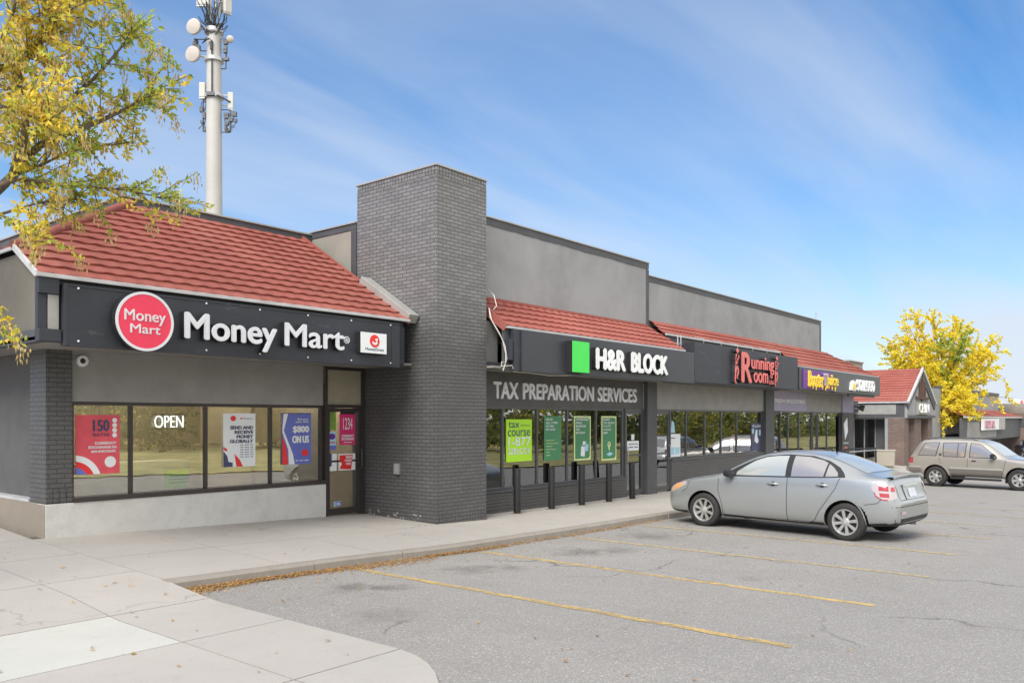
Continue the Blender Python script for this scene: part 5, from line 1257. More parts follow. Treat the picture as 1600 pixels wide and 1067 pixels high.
    def wheels(s, rr, spokes, width, style):
        first = None
        for ax in (s.fo, s.fo + s.wb):
            for sg in (1, -1):
                loc = (s.sc - ax, sg * s.track, s.wr)
                if first is None:
                    t = MB(); R0 = s.wr; hw = width / 2
                    t.lathe([(-hw * .8, rr), (-hw, rr + .02), (-hw * .98, R0 - .035), (-hw * .8, R0 - .008), (-hw * .5, R0), (hw * .5, R0), (hw * .8, R0 - .008), (hw * .98, R0 - .035), (hw, rr + .03), (hw * .93, rr)], (0, 0, 0), (0, 1, 0), 48, 0, False)
                    w_ = t.build('wheel', m_rubber, s.e, smooth=50)
                    r = MB(); r.lathe([(hw * .2, rr - .03), (hw * .8, rr - .025), (hw * .98, rr - .012), (hw * 1.0, rr + .004), (hw * .9, rr + .006)], (0, 0, 0), (0, 1, 0), 40, 0, False)
                    r.lathe([(hw * .5, .075), (hw * .82, .07), (hw * .9, .05), (hw * .92, .0)], (0, 0, 0), (0, 1, 0), 20)
                    for k in range(spokes):
                        a = 2 * math.pi * k / spokes + .2; u = Vector((math.cos(a), 0, math.sin(a))); v = Vector((-u.z, 0, u.x))
                        wi, wo_ = (.021, .029) if style == 'slim' else (.040, .050)
                        p0, p1 = u * .05 + Vector((0, hw * .80, 0)), u * (rr - .012) + Vector((0, hw * .88, 0))
                        r.add([p0 - v * wi, p0 + v * wi, p1 + v * wo_, p1 - v * wo_, p0 - v * wi * .7 - Vector((0, .04, 0)), p0 + v * wi * .7 - Vector((0, .04, 0)), p1 + v * wo_ * .7 - Vector((0, .04, 0)), p1 - v * wo_ * .7 - Vector((0, .04, 0))],
                              [(0, 1, 2, 3), (0, 4, 5, 1), (1, 5, 6, 2), (2, 6, 7, 3), (3, 7, 4, 0)])
                    ro = r.build('rim', m_rim, w_, smooth=40)
                    bk = MB(); bk.lathe([(-hw * .3, .0), (-hw * .3, rr), (hw * .18, rr - .001), (hw * .2, .0)], (0, 0, 0), (0, 1, 0), 30); bo = bk.build('brake_disc', m_rimdark, w_)
                    nt_ = MB(); nt_.lathe([(hw * .9, .028), (hw * .95, .024), (hw * .955, 0)], (0, 0, 0), (0, 1, 0), 16)
                    no_ = nt_.build('hub_cap', m_galv, w_, smooth=40)
                    first = w_; o = w_
                else:
                    o = first.copy(); C.objects.link(o)
                    for ch in list(first.children): c = ch.copy(); C.objects.link(c); c.parent = o
                o.location = loc; o.rotation_euler = (0, rnd.uniform(0, 6), 0 if sg > 0 else math.pi)
                if sg < 0: o.rotation_euler = (0, rnd.uniform(0, 6), math.pi)

# ---- sedan (front towards the shops)
ST = [(0.02, .50, .34, .56, .46, .60, .40, .62), (.03, .66, .25, .62, .62, .655, .52, .67), (.12, .79, .20, .70, .74, .735, .62, .755), (.32, .85, .19, .79, .81, .825, .68, .855), (.62, .885, .19, .855, .84, .885, .70, .92), (.95, .898, .19, .905, .85, .94, .70, .975),
      (1.18, .90, .19, .935, .855, .985, .70, 1.015), (1.40, .90, .19, .955, .855, 1.12, .665, 1.16), (1.72, .90, .19, .97, .855, 1.29, .63, 1.34), (2.02, .90, .19, .98, .855, 1.395, .605, 1.455), (2.5, .90, .19, .995, .855, 1.445, .59, 1.51), (2.95, .90, .19, 1.01, .855, 1.425, .585, 1.49),
      (3.30, .90, .19, 1.03, .85, 1.345, .58, 1.41), (3.65, .895, .20, 1.045, .835, 1.205, .60, 1.275), (3.95, .885, .22, 1.05, .80, 1.10, .64, 1.135), (4.18, .87, .25, 1.04, .785, 1.075, .66, 1.10), (4.36, .83, .26, 1.02, .76, 1.07, .65, 1.10), (4.43, .80, .27, .93, .73, .98, .63, 1.0), (4.50, .76, .29, .72, .69, .75, .60, .76), (4.565, .69, .33, .62, .61, .65, .52, .66), (4.57, .56, .38, .57, .51, .60, .45, .61)]
fr_, re_ = Vector((14.80, 7.32)), Vector((14.54, 4.50)); hd_ = math.atan2(fr_.y - re_.y, fr_.x - re_.x); mid_ = (fr_ + re_) / 2
off_ = Vector((math.cos(hd_ - math.pi / 2), math.sin(hd_ - math.pi / 2))) * .78
sx_, sy2 = mid_ + off_
SCL = 1.03
CZ = zlot(sx_ - .8) - .005
car = Car('parked_sedan', 'silver four door sedan parked nose to the kerb', (sx_, sy2, CZ), hd_, ST, 4.57, .93, 2.685, .315, .365, .80, m_silverpaint, SCL, .84, .93)
def detail_sedan(c):
    for sg in (1, -1):
        sd = lambda q, z, sg=sg: c.side(q, z, sg)
        # doors as separate skins
        for lo, hi, hx in (([(1.33, .27), (2.58, .255)], [(1.24, .93), (1.4, .962), (2.0, .985), (2.58, 1.0)], 2.33),
                           ([(2.60, .255), (2.95, .255), (3.06, .30), (3.14, .45)], [(2.60, 1.0), (2.95, 1.012), (3.25, 1.027), (3.50, 1.05)], 3.22)):
            d = c.patch('door', c.paint, lo, hi, sd, .0025, 26, 12)
            hm = MB(); z_ = .875 if hx < 3 else .90
            p, nr = sd(hx, z_); pts = []
            for i in range(9):
                t = i / 8; p, nr = sd(hx - .11 + .22 * t, z_ + .006 * math.sin(t * 3.14)); pts.append(p + nr * (.006 + .030 * math.sin(t * math.pi)))
            hm.tube(pts, [.008, .015, .017, .017, .017, .017, .017, .015, .008], 8); hm.build('door_handle', c.paint, d, smooth=60)
            cm = MB(); p, nr = sd(hx, z_ + .004); cm.lathe([(.0, .045), (.0035, .04), (.004, .0)], p, nr, 18); cm.build('handle_recess', m_gap, d)
        g = MB()
        for pl in ([(1.235, .93), (1.24, .7), (1.32, .45), (1.33, .26)], [(2.59, 1.0), (2.59, .25)], [(3.51, 1.05), (3.44, .85), (3.28, .62), (3.16, .45), (3.08, .30), (2.96, .248)], [(1.33, .255), (2.2, .248), (2.96, .248)],
                   [(.42, .62), (.55, .70), (.60, .84)], [(3.98, .62), (4.22, .66), (4.3, .74)]): c.strip(g, pl, sd, .010, .0035)
        g.build('panel_gap', m_gap, c.e)
        # dark window surround then the panes
        c.patch('window_surround', m_carblack, [(1.30, .965), (1.9, .985), (2.6, 1.003), (3.2, 1.028), (3.58, 1.05)], [(1.31, .99), (1.55, 1.145), (1.85, 1.30), (2.1, 1.385), (2.5, 1.425), (2.95, 1.408), (3.25, 1.325), (3.45, 1.215), (3.55, 1.12), (3.585, 1.06)], sd, .004, 60, 14)
        c.patch('window', m_carglass, [(1.58, .998), (2.1, 1.010), (2.54, 1.022)], [(1.585, 1.06), (1.72, 1.165), (1.9, 1.285), (2.1, 1.358), (2.3, 1.385), (2.52, 1.397)], sd, .007, 30, 12)
        c.patch('window', m_carglass2, [(2.645, 1.024), (3.22, 1.045)], [(2.63, 1.398), (2.9, 1.386), (3.15, 1.33), (3.235, 1.285)], sd, .007, 26, 12)
        c.patch('quarter_window', m_carglass2, [(3.255, 1.047), (3.46, 1.062)], [(3.265, 1.27), (3.36, 1.205), (3.45, 1.115)], sd, .007, 12, 8)
        # mirror
        mm = MB(); p, nr = sd(1.50, .985); cc = p + Vector((.0, sg * .13, .045))
        mm.lathe([(-.10, .0), (-.095, .045), (-.05, .075), (.02, .085), (.06, .078), (.065, 0)], cc, (-1, sg * .15, .0), 18); mm.v = [(x, y, cc.z + (z - cc.z) * .85) for x, y, z in mm.v]
        mm.tube([p - Vector((0, sg * .03, 0)), cc], [.035, .03], 8); mm.build('mirror', m_carblack, c.e, smooth=50)
        tri = c.patch('mirror_base', m_carblack, [(1.40, .985), (1.57, .99)], [(1.45, 1.03), (1.575, 1.10)], sd, .009, 8, 6)
        # lamps
        h = c.patch('headlight', m_lamp_clear, [(.10, .575), (.22, .62), (.36, .68), (.52, .765)], [(.14, .705), (.26, .765), (.40, .805), (.53, .83)], sd, .006, 18, 8)
        c.patch('indicator', m_lamp_orange, [(.20, .63), (.32, .685), (.44, .745)], [(.22, .725), (.34, .775), (.45, .80)], sd, .009, 10, 5, parent=h)
        t = c.patch('tail_light', m_lamp_clear, [(4.10, .90), (4.18, .78), (4.30, .715), (4.47, .715)], [(4.11, .95), (4.17, .995), (4.27, 1.0), (4.44, .93)], sd, .006, 20, 10)
        c.patch('red_lens', m_lamp_red, [(4.235, .865), (4.40, .855)], [(4.23, .93), (4.385, .93)], sd, .010, 10, 5, parent=t)
        c.patch('red_lens', m_lamp_red, [(4.27, .765), (4.42, .755)], [(4.25, .825), (4.405, .82)], sd, .010, 10, 5, parent=t)
        c.patch('red_rim', m_lamp_red, [(4.15, .835), (4.19, .765), (4.30, .712), (4.40, .712)], [(4.165, .84), (4.20, .782), (4.305, .728), (4.40, .727)], sd, .0095, 20, 3, parent=t)
        # sill and arch lips
        ln = MB(); c.strip(ln, [(1.30, .225), (3.02, .225)], sd, .05, .006); ln.build('sill_trim', c.paint, c.e, smooth=60)
        for ax in (c.fo, c.fo + c.wb):
            al = MB(); pl = [(ax + (c.ra + .012) * math.cos(R(a)), c.wr + (c.ra + .012) * math.sin(R(a))) for a in range(-12, 193, 6)]; c.strip(al, pl, sd, .022, .005, 40); al.build('arch_lip', c.paint, c.e, smooth=60)
    # rear: lamps round the corner, plate, lid gap, reflector
    rr_ = MB()
    for sg in (1, -1):
        t = c.patch('tail_light', m_lamp_clear, [(sg * .79, .72), (sg * .66, .73)], [(sg * .73, .96), (sg * .62, .95)], c.rear, .006, 8, 8)
        c.patch('red_lens', m_lamp_red, [(sg * .76, .85), (sg * .66, .85)], [(sg * .74, .92), (sg * .65, .92)], c.rear, .010, 6, 4, parent=t)
    c.patch('plate_recess', c.paint, [(-.30, .70), (.30, .70)], [(-.34, .93), (.34, .93)], c.rear, .012, 10, 6)
    c.patch('licence_plate', m_plate, [(-.16, .735), (.16, .735)], [(-.16, .875), (.16, .875)], c.rear, .020, 6, 4)
    c.patch('chrome_bar', m_rim, [(-.33, .905), (.33, .905)], [(-.33, .945), (.33, .945)], c.rear, .024, 10, 3)
    g = MB(); c.strip(g, [(-.60, .945), (-.56, .70), (.56, .70), (.60, .945)], c.rear, .010, .003); c.strip(g, [(-.78, .60), (.78, .60)], c.rear, .012, .003); g.build('panel_gap', m_gap, c.e)
    c.patch('reflector', m_lamp_clear, [(.42, .47), (.62, .47)], [(.42, .53), (.62, .53)], c.rear, .006, 6, 3)
    sp = MB(); pts = []
    for i in range(17):
        y = lerp(-.66, .66, i / 16); p, nr = c.top(4.34, y); pts.append(p + Vector((-.035, 0, .030 - .012 * abs(y))))
    rows = []
    for p in pts: rows.append([p + Vector((.16, 0, -.035)), p + Vector((.02, 0, .008)), p + Vector((-.05, 0, .006)), p + Vector((-.055, 0, -.012)), p + Vector((.0, 0, -.05))])
    sp.grid(rows); sp.build('spoiler', c.paint, c.e, smooth=40)
    # glass front and rear, roof antenna
    c.patch('windscreen', m_carglass, [(1.22, -.62), (1.17, 0), (1.22, .62)], [(2.0, -.55), (1.93, 0), (2.0, .55)], c.top, .006, 20, 10)
    c.patch('rear_window', m_carglass, [(3.93, -.60), (3.97, 0), (3.93, .60)], [(3.26, -.50), (3.20, 0), (3.26, .50)], c.top, .006, 20, 10)
    a = MB(); p, nr = c.top(3.1, 0); a.lathe([(0, .02), (.02, .012), (.03, .0)], p, (0, 0, 1), 10); a.tube([p, p + Vector((-.05, 0, .06))], .006, 6); a.build('antenna', m_carblack, c.e)
    e = MB(); e.tube([(c.sc - 3.9, -.38, .25), (c.sc - 4.30, -.38, .245)], .025, 10); e.build('exhaust', m_galv, c.e, smooth=60)
    c.patch('bumper_lip', m_carblack, [(-.70, .345), (.70, .345)], [(-.74, .41), (.74, .41)], c.rear, .004, 12, 3)
    c.wheels(.212, 8, .20, 'slim')
detail_sedan(car)

# ---- sport utility wagon
SU = [(0.0, .70, .50, .80, .66, .86, .55, .88), (.03, .82, .42, .86, .78, .93, .66, .95), (.20, .87, .40, .93, .84, .985, .72, 1.01), (.6, .90, .38, .985, .86, 1.03, .74, 1.06), (1.05, .91, .38, 1.03, .875, 1.07, .76, 1.10), (1.28, .91, .38, 1.055, .88, 1.10, .755, 1.13), (1.5, .91, .38, 1.065, .88, 1.27, .72, 1.30), (1.78, .91, .38, 1.075, .875, 1.50, .68, 1.545), (2.05, .91, .38, 1.08, .87, 1.625, .665, 1.69),
      (2.5, .91, .38, 1.085, .87, 1.665, .66, 1.735), (3.2, .91, .38, 1.085, .87, 1.67, .66, 1.745), (3.9, .91, .38, 1.09, .865, 1.655, .65, 1.725), (4.12, .905, .40, 1.09, .86, 1.62, .64, 1.68), (4.30, .90, .42, 1.08, .845, 1.35, .68, 1.40), (4.44, .885, .44, 1.02, .82, 1.09, .74, 1.12), (4.49, .86, .46, .86, .80, .90, .74, .92), (4.52, .83, .47, .76, .74, .79, .68, .80), (4.60, .82, .48, .71, .73, .73, .66, .735), (4.61, .70, .50, .66, .60, .69, .5, .695)]
m_cladding = paint_mat('pewter_lower_paint', (.24, .225, .20), .25)
def make_suv(name, label, loc, rz, paint, sc=1.0):
    c = Car(name, label, loc, rz, SU, 4.6, .80, 2.70, .37, .43, .80, paint, sc)
    for sg in (1, -1):
        sd = lambda q, z, sg=sg: c.side(q, z, sg)
        for lo, hi, hx in (([(1.36, .45), (2.42, .45)], [(1.22, 1.03), (2.42, 1.06)], 2.22), ([(2.44, .45), (3.05, .45), (3.1, .62)], [(2.44, 1.06), (3.38, 1.06)], 0)):
            d = c.patch('door', paint, lo, hi, sd, .003, 20, 10)
            if hx: h = MB(); p, nr = sd(hx, .97); h.obox(p + nr * .012, (.07, 0, 0), (0, .012, 0), (0, 0, .018)); h.build('door_handle', m_carblack, d, bev=.004)
        g = MB()
        for pl in ([(1.21, 1.04), (1.28, .7), (1.35, .45)], [(2.43, 1.06), (2.43, .44)], [(3.40, 1.06), (3.30, .8), (3.11, .62), (3.06, .44)]): c.strip(g, pl, sd, .012, .005)
        g.build('panel_gap', m_gap, c.e)
        t = MB()
        for pl in ([(.30, .70), (.36, .70)], [(1.30, .70), (3.02, .70)], [(4.0, .70), (4.45, .70)]): c.strip(t, pl, sd, .055, .010)
        c.strip(t, [(1.30, .40), (3.02, .40)], sd, .07, .012); t.build('side_moulding', m_beigelight, c.e, smooth=50)
        for lo, hi in (([(1.52, 1.085), (2.36, 1.10)], [(1.53, 1.13), (1.75, 1.32), (2.0, 1.50), (2.1, 1.545), (2.36, 1.575)]), ([(2.54, 1.10), (3.24, 1.105)], [(2.52, 1.575), (3.10, 1.575), (3.28, 1.56)]), ([(3.52, 1.12), (4.12, 1.13)], [(3.44, 1.57), (3.6, 1.575), (3.92, 1.56)])):
            grow = lambda pl, k: [(q + (.025 if i else -.025) * (1 if 0 < i < len(pl) - 1 else 1) * (0 if 0 < i < len(pl) - 1 else 1), z + k) for i, (q, z) in enumerate(pl)]
            c.patch('window_surround', m_carblack, grow(lo, -.02), grow(hi, .02), sd, .003, 26, 10)
            w_ = c.patch('window', m_carglass2, lo, hi, sd, .007, 26, 10)
        for lo_, hi_ in (([(1.345, .43), (3.03, .43)], [(1.31, .68), (3.06, .68)]), ([(4.02, .52), (4.46, .52)], [(4.0, .68), (4.47, .68)])): c.patch('lower_panel', m_cladding, lo_, hi_, sd, .007, 20, 5)
        pb_ = MB(); c.strip(pb_, [(2.78, 1.105), (2.78, 1.57)], sd, .02, .009); pb_.build('window_bar', m_carblack, c.e)
        em = MB(); p, nr = sd(3.36, 1.16); em.lathe([(0, .055), (.006, .052), (.007, 0)], p, nr, 20); em.build('side_badge', m_gframe, c.e)
        mm = MB(); p, nr = sd(1.60, 1.10); cc = p + Vector((.02, sg * .13, .06)); mm.obox(cc, (.06, 0, 0), (0, .10, 0), (0, 0, .075)); mm.tube([p, cc], .03, 8); mm.build('mirror', m_carblack, c.e, bev=.03)
        c.patch('tail_light', m_lamp_red, [(4.30, .84), (4.46, .84)], [(4.30, 1.03), (4.42, 1.03)], sd, .006, 8, 8)
        c.patch('headlight', m_lamp_clear, [(.05, .78), (.28, .80)], [(.08, .93), (.26, .94)], sd, .006, 8, 6)
        for ax in (c.fo, c.fo + c.wb):
            al = MB(); pl = [(ax + (c.ra + .045) * math.cos(R(a)), c.wr + (c.ra + .045) * math.sin(R(a))) for a in range(-5, 186, 6)]; c.strip(al, pl, sd, .085, .018, 40); al.build('arch_flare', paint, c.e, smooth=60)
            mf = MB(); mf.box(c.sc - ax - c.ra - .02, c.sc - ax - c.ra, sg * .62 - .1, sg * .62 + .2 if sg > 0 else sg * .62 + .1, .24, .46) if sg > 0 else mf.box(c.sc - ax - c.ra - .02, c.sc - ax - c.ra, -.82, -.56, .24, .46); mf.build('mud_flap', m_carblack, c.e)
        st = MB(); st.tube([(c.sc - 1.35, sg * .88, .34), (c.sc - 3.0, sg * .88, .34)], .04, 8); st.build('side_step', m_carblack, c.e, smooth=50)
        rk = MB(); pts = []
        for i in range(9): p, nr = c.top(2.2 + i * .22, sg * .52); pts.append(p + Vector((0, 0, .05 if 0 < i < 8 else .0)))
        rk.tube(pts, .018, 8); rk.build('roof_rail', m_gframe, c.e, smooth=60)
    for q in (2.7, 3.7):
        rk = MB(); p, nr = c.top(q, 0); rk.tube([(p.x, -.52, p.z + .03), (p.x, .52, p.z + .03)], .018, 8); rk.build('roof_bar', m_gframe, c.e)
    c.patch('windscreen', m_carglass, [(1.34, -.66), (1.28, 0), (1.34, .66)], [(1.93, -.60), (1.86, 0), (1.93, .60)], c.top, .006, 20, 10)
    c.patch('rear_window', m_carglass2, [(-.62, 1.13), (.62, 1.13)], [(-.55, 1.55), (.55, 1.55)], c.rear, .006, 14, 8)
    for sg in (1, -1): c.patch('tail_light', m_lamp_red, [(sg * .70, .84), (sg * .82, .84)], [(sg * .70, 1.03), (sg * .80, 1.03)], c.rear, .006, 6, 6)
    c.wheels(.215, 6, .24, 'wide')
    return c
rp, fp = Vector((34.1, 7.35)), Vector((33.65, 4.65)); hd2 = math.atan2(fp.y - rp.y, fp.x - rp.x); md = (rp + fp) / 2 + Vector((math.cos(hd2 + math.pi / 2), math.sin(hd2 + math.pi / 2))) * .8
make_suv('parked_wagon', 'champagne sport utility wagon with roof rails parked beyond the sedan', (md.x, md.y, zlot(md.x - .8) - .01), hd2, m_beigepaint, 1.04)
make_suv('parked_wagon', 'white sport utility wagon mirrored in the grille window', (41.5, -.3, zlot(41.5)), R(8), m_whitepaint)
# small dark car far off at the right edge
fcar = dup(car.e, (0, 0, 0), None, 'dark hatch back of a car just showing beyond the wagon bonnet')
pp = at(1612, 715, 62.0); fcar.location = (pp.x, pp.y, -1.15); fcar.rotation_euler = (0, 0, R(200)); fcar.scale = (1, 1, 1)
m_darkpaint = paint_mat('black_car_paint', (.02, .02, .022), .1)
for ch in fcar.children:
    for sl in ch.material_slots:
        if sl.material == m_silverpaint: sl.link = 'OBJECT'; sl.material = m_darkpaint
    for c2_ in ch.children:
        for sl in c2_.material_slots:
            if sl.material == m_silverpaint: sl.link = 'OBJECT'; sl.material = m_darkpaint

# ------------------------------------------------------------------ trees
def leafquad(mb, c, d, nrm, ln, wd, col):
    d = d.normalized(); s_ = d.cross(nrm)
    if s_.length < 1e-4: s_ = d.orthogonal()
    s_.normalize(); n_ = s_.cross(d); o = len(mb.v)
    a, b = c, c + d * ln; m1 = c + d * ln * .42
    mb.v += [tuple(a), tuple(m1 + s_ * wd + n_ * wd * .35), tuple(b), tuple(m1 - s_ * wd + n_ * wd * .35)]
    mb.f.append((o, o + 1, o + 2, o + 3)); mb.m.append(0); mb.col += [col] * 4
def rv(r): 
    while True:
        v = Vector((r.uniform(-1, 1), r.uniform(-1, 1), r.uniform(-1, 1)))
        if .05 < v.length < 1: return v.normalized()
def spline(pts, n):
    out = []
    P_ = [pts[0] * 2 - pts[1]] + pts + [pts[-1] * 2 - pts[-2]]
    for i in range(1, len(P_) - 2):
        for k in range(n):
            t = k / n; a, b, c, d = P_[i - 1], P_[i], P_[i + 1], P_[i + 2]
            out.append(.5 * ((2 * b) + (c - a) * t + (2 * a - 5 * b + 4 * c - d) * t * t + (3 * b - a - 3 * c + d) * t ** 3))
    out.append(pts[-1]); return out
YEL = [(.86, .66, .07), (.78, .64, .09), (.66, .63, .10), (.82, .60, .16)]
GRN = [(.44, .52, .09), (.32, .44, .08), (.56, .60, .12)]
TAN = [(.62, .47, .20), (.70, .54, .24), (.54, .39, .16), (.74, .60, .28)]
GOLD = [(.92, .76, .04), (.95, .82, .07), (.90, .68, .04), (.90, .78, .14), (.74, .70, .08)]
def spray(r, br, lv, p, d, length, mix, leaf=(.075, .017), per=4, tan=.0, step=.045):
    """a twig with leaflets in pairs, and sometimes a hanging bunch of keys"""
    pts = [p]; q = p.copy(); dd = d.copy()
    n = max(3, int(length / .11))
    for i in range(n): dd = (dd + rv(r) * .22 + Vector((0, 0, -.05))).normalized(); q = q + dd * length / n; pts.append(q)
    if br is not None: br.tube(pts, [.007 - .005 * i / n for i in range(n + 1)], 4, False)
    tint = r.random()
    k = int(length / step)
    for i in range(k):
        t = (i + r.random()) / k; j = min(n - 1, int(t * n)); b = pts[j].lerp(pts[j + 1], t * n - j)
        for _ in range(per):
            pal = mix(tint, b, r); c = pal[r.randrange(len(pal))]; f = r.uniform(.72, 1.25)
            ld = (dd * .5 + rv(r) * 1.0 + Vector((0, 0, -.35))).normalized(); leafquad(lv, b + rv(r) * .03, ld, rv(r), leaf[0] * r.uniform(.6, 1.25), leaf[1] * r.uniform(.7, 1.3), (c[0] * f, c[1] * f, c[2] * f, 1))
    if r.random() < tan:
        for _ in range(r.randint(16, 34)):
            c = TAN[r.randrange(4)]; f = r.uniform(.7, 1.2); b = q + rv(r) * .085 * r.random() ** .5 + Vector((0, 0, -.12 * r.random()))
            leafquad(lv, b, Vector((r.uniform(-.35, .35), r.uniform(-.35, .35), -1)), rv(r), .055 * r.uniform(.7, 1.3), .010, (c[0] * f, c[1] * f, c[2] * f, 1))
def limbtree(name, label, base, limbs, r, mix, seedkw, group=None, trunk_r=.16, density=16, twig=(.35, .85), subs=True):
    """limbs: (list of points, base radius)"""
    e = thing(name, label, 'tree', base, 0, group); br = MB(); lv = MB(); lv.col = []
    tops = Vector(base)
    for pts, r0, dens in limbs:
        sp = spline([Vector(p) for p in pts], 6); n = len(sp); br.tube(sp, [max(.008, r0 * (1 - .9 * i / (n - 1))) for i in range(n)], 8, False)
        Ls = sum((sp[i + 1] - sp[i]).length for i in range(n - 1)); m = int(Ls * density * dens)
        for k in range(m):
            t = .22 + .78 * (k + r.random()) / m; i = min(n - 2, int(t * (n - 1))); p = sp[i].lerp(sp[i + 1], t * (n - 1) - i); ax = (sp[i + 1] - sp[i]).normalized()
            d = (ax * .8 + rv(r) * 1.0 + Vector((0, 0, .12))).normalized(); ln = r.uniform(*twig)
            spray(r, br, lv, p, d, ln, mix, **seedkw)
            if subs and r.random() < .45:
                q = p + d * ln * .6; spray(r, br, lv, q, (d + rv(r) * .9).normalized(), ln * .7, mix, **seedkw)
    to = br.build('trunk', m_bark, smooth=60); to.parent = e; to.matrix_parent_inverse = Matrix.Translation(-Vector(base))
    co = lv.build('crown', m_leaf, fix=False); co.parent = e; co.matrix_parent_inverse = Matrix.Translation(-Vector(base))
    return e
r1 = random.Random(5)
tbx, tby = 1.15, 9.6
tb0 = Vector((tbx, tby, zwalk(tbx, tby) - .05))
fork = tb0 + Vector((.05, .0, 2.3))
def A(px, py, D): return at(px, py, D)
k0 = A(-40, 330, 8.2)
limbs = [
 ([tb0, tb0 + Vector((.02, .02, 1.2)), fork, A(-150, 420, 8.2), k0], .15, .0),
 ([k0, A(20, 275, 8.3), A(70, 222, 8.3), A(150, 192, 8.4), A(215, 160, 8.5), A(244, 140, 8.6)], .055, 1.15),
 ([A(70, 222, 8.3), A(95, 170, 8.2), A(150, 120, 8.3), A(200, 62, 8.4), A(214, 52, 8.5)], .03, 1.3),
 ([k0, A(15, 283, 8.1), A(100, 290, 8.2), A(190, 297, 8.6), A(285, 316, 8.9)], .03, .95),
 ([A(20, 275, 8.3), A(40, 200, 8.0), A(30, 120, 7.8), A(80, 40, 7.8), A(120, -40, 7.9)], .045, 1.6),
 ([k0, A(-30, 220, 8.0), A(-20, 120, 7.8), A(20, 20, 7.6), A(30, -80, 7.6)], .05, 1.5),
 ([A(-20, 120, 7.8), A(30, 90, 7.9), A(75, 45, 8.0), A(120, 8, 8.2)], .025, 1.2),
 ([A(20, 275, 8.3), A(60, 260, 8.5), A(120, 235, 8.7), A(210, 222, 8.9)], .022, 1.15),
 ([k0, A(0, 335, 7.9), A(35, 365, 7.8), A(60, 392, 7.8)], .022, .5),
 ([A(0, 335, 7.9), A(60, 318, 8.2), A(120, 312, 8.4)], .015, 1.2),
 ([k0, A(-30, 400, 7.8), A(-20, 470, 7.7), A(5, 520, 7.6)], .02, .22),
 ([A(-20, 120, 7.8), A(-5, 160, 7.4), A(40, 180, 7.3), A(85, 190, 7.3)], .02, 1.3),
 # the rest of the crown, above and beside the frame
 ([fork, A(-260, 250, 8.6), A(-250, 60, 9.0), A(-230, -180, 9.2)], .09, .8),
 ([A(-260, 250, 8.6), A(-420, 120, 9.2), A(-560, 20, 9.8)], .06, .7),
 ([fork, A(-420, 330, 8.4), A(-560, 260, 8.8), A(-680, 220, 9.2)], .07, .7),
 ([A(-250, 60, 9.0), A(-120, -60, 8.6), A(0, -180, 8.4), A(90, -260, 8.4)], .05, .8),
 ([A(-250, 60, 9.0), A(-350, -150, 9.6), A(-330, -350, 10)], .05, .7)]
def mix1(t, b, r):
    g = .5 + .5 * math.sin(b.x * 5.1 + b.z * 3.7) * math.cos(b.z * 4.3 - b.y * 2)
    lowr = max(0, min(1, (b.x - 3.0) / 1.4)) * .35
    q = t * .55 + g * .3 + r.random() * .25 + lowr
    return YEL if q < .62 else (GRN if q > .86 else (YEL + GRN))
limbtree('ash_tree', 'golden green tree overhanging the left corner of the red tiled roof', tb0, limbs, r1, mix1, dict(leaf=(.07, .0165), per=3, tan=.34, step=.044), None, .15, 15, (.25, .62))

# yellow tree between the gabled wing and the far shop
r2 = random.Random(9); D2 = 50.0
b2 = Vector(at(1476, 655, D2)); b2.z = zlot(b2.x) - .1; c0 = at(1474, 655, D2)
def Q(px, py, dd=0): return at(px, py, D2 + dd)
l2 = [([b2, at(1476, 700, D2), at(1474, 640, D2)], .20, .1)]
ends = [(px_, py_ + 10, d_) for px_, py_, d_ in [(1395, 545, 1), (1420, 500, -1), (1430, 482, .5), (1458, 484, 0), (1492, 492, 1), (1512, 500, -1), (1505, 520, -2), (1530, 535, .5), (1548, 560, 1), (1400, 565, -1.5), (1415, 575, -2.4), (1440, 530, 2), (1470, 520, -2), (1490, 550, 2.2), (1385, 530, 0), (1450, 560, -2.4), (1520, 575, -1.5), (1388, 558, .4), (1545, 545, 0), (1410, 520, .6), (1402, 535, -1.), (1550, 520, 1.2)]]
airy = [(1562, 545, 1), (1572, 590, 0), (1583, 622, -.5), (1560, 570, -1), (1545, 585, .6), (1535, 600, -.6)]
for (px, py, dd) in ends: l2.append(([Q(1474, 640), Q(lerp(1474, px, .45), lerp(640, py, .5) - 6, dd * .5), Q(px, py, dd)], .07, 1.0))
for (px, py, dd) in airy: l2.append(([Q(1480, 625), Q(lerp(1474, px, .55), lerp(625, py, .6) - 4, dd * .6), Q(px, py, dd)], .05, .32))
for (px, py, dd) in [(1458, 655, -2.3), (1475, 664, -2.6), (1498, 648, -2.4), (1515, 640, -2), (1490, 662, -2.2), (1462, 640, -2.0), (1505, 660, -1.6), (1522, 652, -1.4)]: l2.append(([Q(1474, 625), Q(lerp(1474, px, .6), 612, dd * .7), Q(px, py - 8, dd)], .05, 1.15))
green_at = Q(1505, 548, -2)
def mix2(t, b, r):
    q = b - green_at; g = 1.3 - q.length / 1.5
    return GRN if g + (t - .5) * 1.1 > .45 else GOLD
limbtree('yellow_tree', 'bright yellow tree behind the gabled wing', b2, l2, r2, mix2, dict(leaf=(.16, .050), per=6, tan=.0, step=.115), None, .2, 6.2, (.4, 1.0))

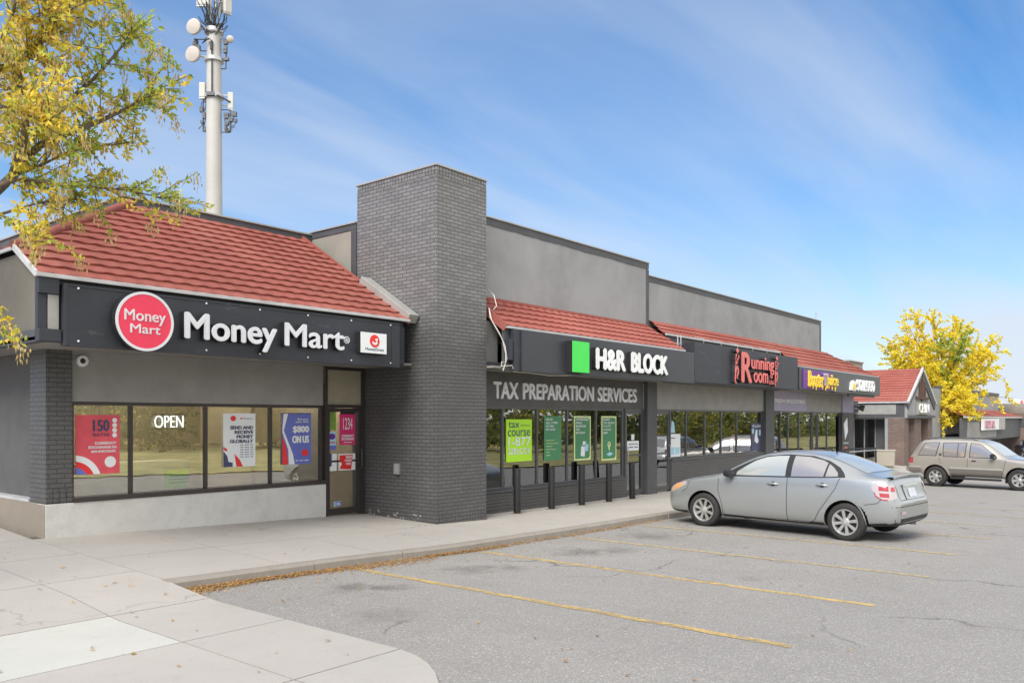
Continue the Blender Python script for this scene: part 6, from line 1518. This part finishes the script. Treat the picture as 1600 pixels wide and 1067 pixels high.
# trees, lawn and a tan building across the street: the shop glass mirrors them
r3 = random.Random(21)
def bigtree(px_, py_, h, rad, label, pal):
    b = Vector((px_, py_, zlot(px_) - .1)); tp = b + Vector((0, 0, h * .14)); ls = [([b, b + Vector((.1, 0, h * .08)), tp], .22, .0)]
    for k in range(22):
        a = k * 2.4; t = r3.uniform(.1, 1.0); e_ = b + Vector((math.cos(a) * rad * r3.uniform(.5, 1), math.sin(a) * rad * r3.uniform(.5, 1), h * lerp(.08, .97, t * t))); ls.append(([tp + Vector((0, 0, -.2)), tp.lerp(e_, .5) + Vector((0, 0, .4)), e_], .08, 1.0))
    def mx(t, q, r): return pal if t < .75 else pal[::-1] + YEL[:1]
    return limbtree('street_tree', label, b, ls, r3, mx, dict(leaf=(.30, .10), per=3, tan=0, step=.22), 'trees across the street mirrored in the shop glass', .2, 2.6, (.8, 1.6))
DG = [(.19, .23, .09), (.24, .27, .10), (.15, .19, .08)]
LG = [(.40, .42, .13), (.30, .34, .11), (.46, .42, .15)]
tr = []
for (x_, y_, h_, rd, pl, lb) in [(22.5, -27, 8.5, 3.6, DG, 'dark green tree across the street mirrored in the leftmost shop windows'), (27.0, -31, 9.5, 3.8, DG, 'taller dark green tree beside the tan house mirrored in the second window'), (43, -22, 8, 3.6, LG, 'pale green tree right of the tan house across the street'), (50, -19, 9, 4.0, LG, 'broad yellow green tree mirrored in the tax office windows'),
                                (58, -16, 8.5, 3.8, DG, 'dark green tree mirrored above the lime poster'), (66, -13, 9, 4.2, LG, 'tall yellow green tree mirrored in the grille window'), (77, -13, 9, 4.4, LG, 'last pale tree along the street mirrored in the smoothie shop')]:
    bigtree(x_, y_, h_, rd, lb, pl)
lw = MB(); lw.grid([[(x, y, zlot(x) + .05 + .5 * max(0, min(1, (-5 - y) / 12)) * (.7 + .3 * math.sin(x * .2 + y * .3))) for x in list(range(4, 124, 4)) + [160, 220, 320]] for y in (-4.6, -5, -7, -9, -11, -13, -16, -20, -26, -34, -50, -80, -200)])
tag(lw.build('lawn', pbr('autumn_grass', (.36, .32, .12), .95, 0, .45, .35, .02, 30), smooth=60), 'olive autumn lawn across the lot, mirrored in the shop glass', None, None, 'structure')
H = thing('tan_house', 'low tan house across the lawn mirrored in the middle of the corner shop windows', 'house', (34, -36, .2))
def PH(nm, mb, m_):
    o = mb.build(nm, m_); o.parent = H; o.matrix_parent_inverse = Matrix.Translation(-Vector(H.location))
hb = MB(); hb.box(29, 41.5, -40, -33, 0, 6.5); PH('wall', hb, pbr('tan_wall', (.52, .36, .18), .9))
hb = MB(); hb.prism([(28.5, -36.5, 6.5), (42, -36.5, 6.5), (42, -36.5, 6.9), (28.5, -36.5, 6.9)], (0, -4, 0), (0, 4, 0)); PH('roof', hb, m_dark)
hb = MB()
for a in (31, 35, 39): hb.box(a, a + 1.2, -32.99, -32.9, 3.2, 5)
PH('window', hb, m_carglass2)

# the far wood closing the view across the street
r4 = random.Random(31); wv_ = MB(); wv_.col = []
for i in range(15000):
    t = r4.random(); x = lerp(-10, 190, t ** 1.2); y0 = lerp(-44, -30, min(1, max(0, (x - 20) / 50))) - r4.random() * 6
    z = zlot(x) + .3 + r4.random() ** 1.3 * (6.5 + 2.0 * math.sin(x * .35) + 1.2 * math.sin(x * .9))
    pal = DG if math.sin(x * .42 + 1) + .5 * math.sin(x * 1.3) > .1 else LG
    c = pal[r4.randrange(3)]; f = r4.uniform(.6, 1.3); leafquad(wv_, Vector((x, y0, z)), rv(r4), rv(r4), r4.uniform(.5, .9), r4.uniform(.2, .34), (c[0] * f, c[1] * f, c[2] * f, 1))
tag(wv_.build('far_wood', m_leaf, fix=False), 'far wood across the street, a mixed green mass mirrored in the shop glass', 'wood', None, 'stuff')
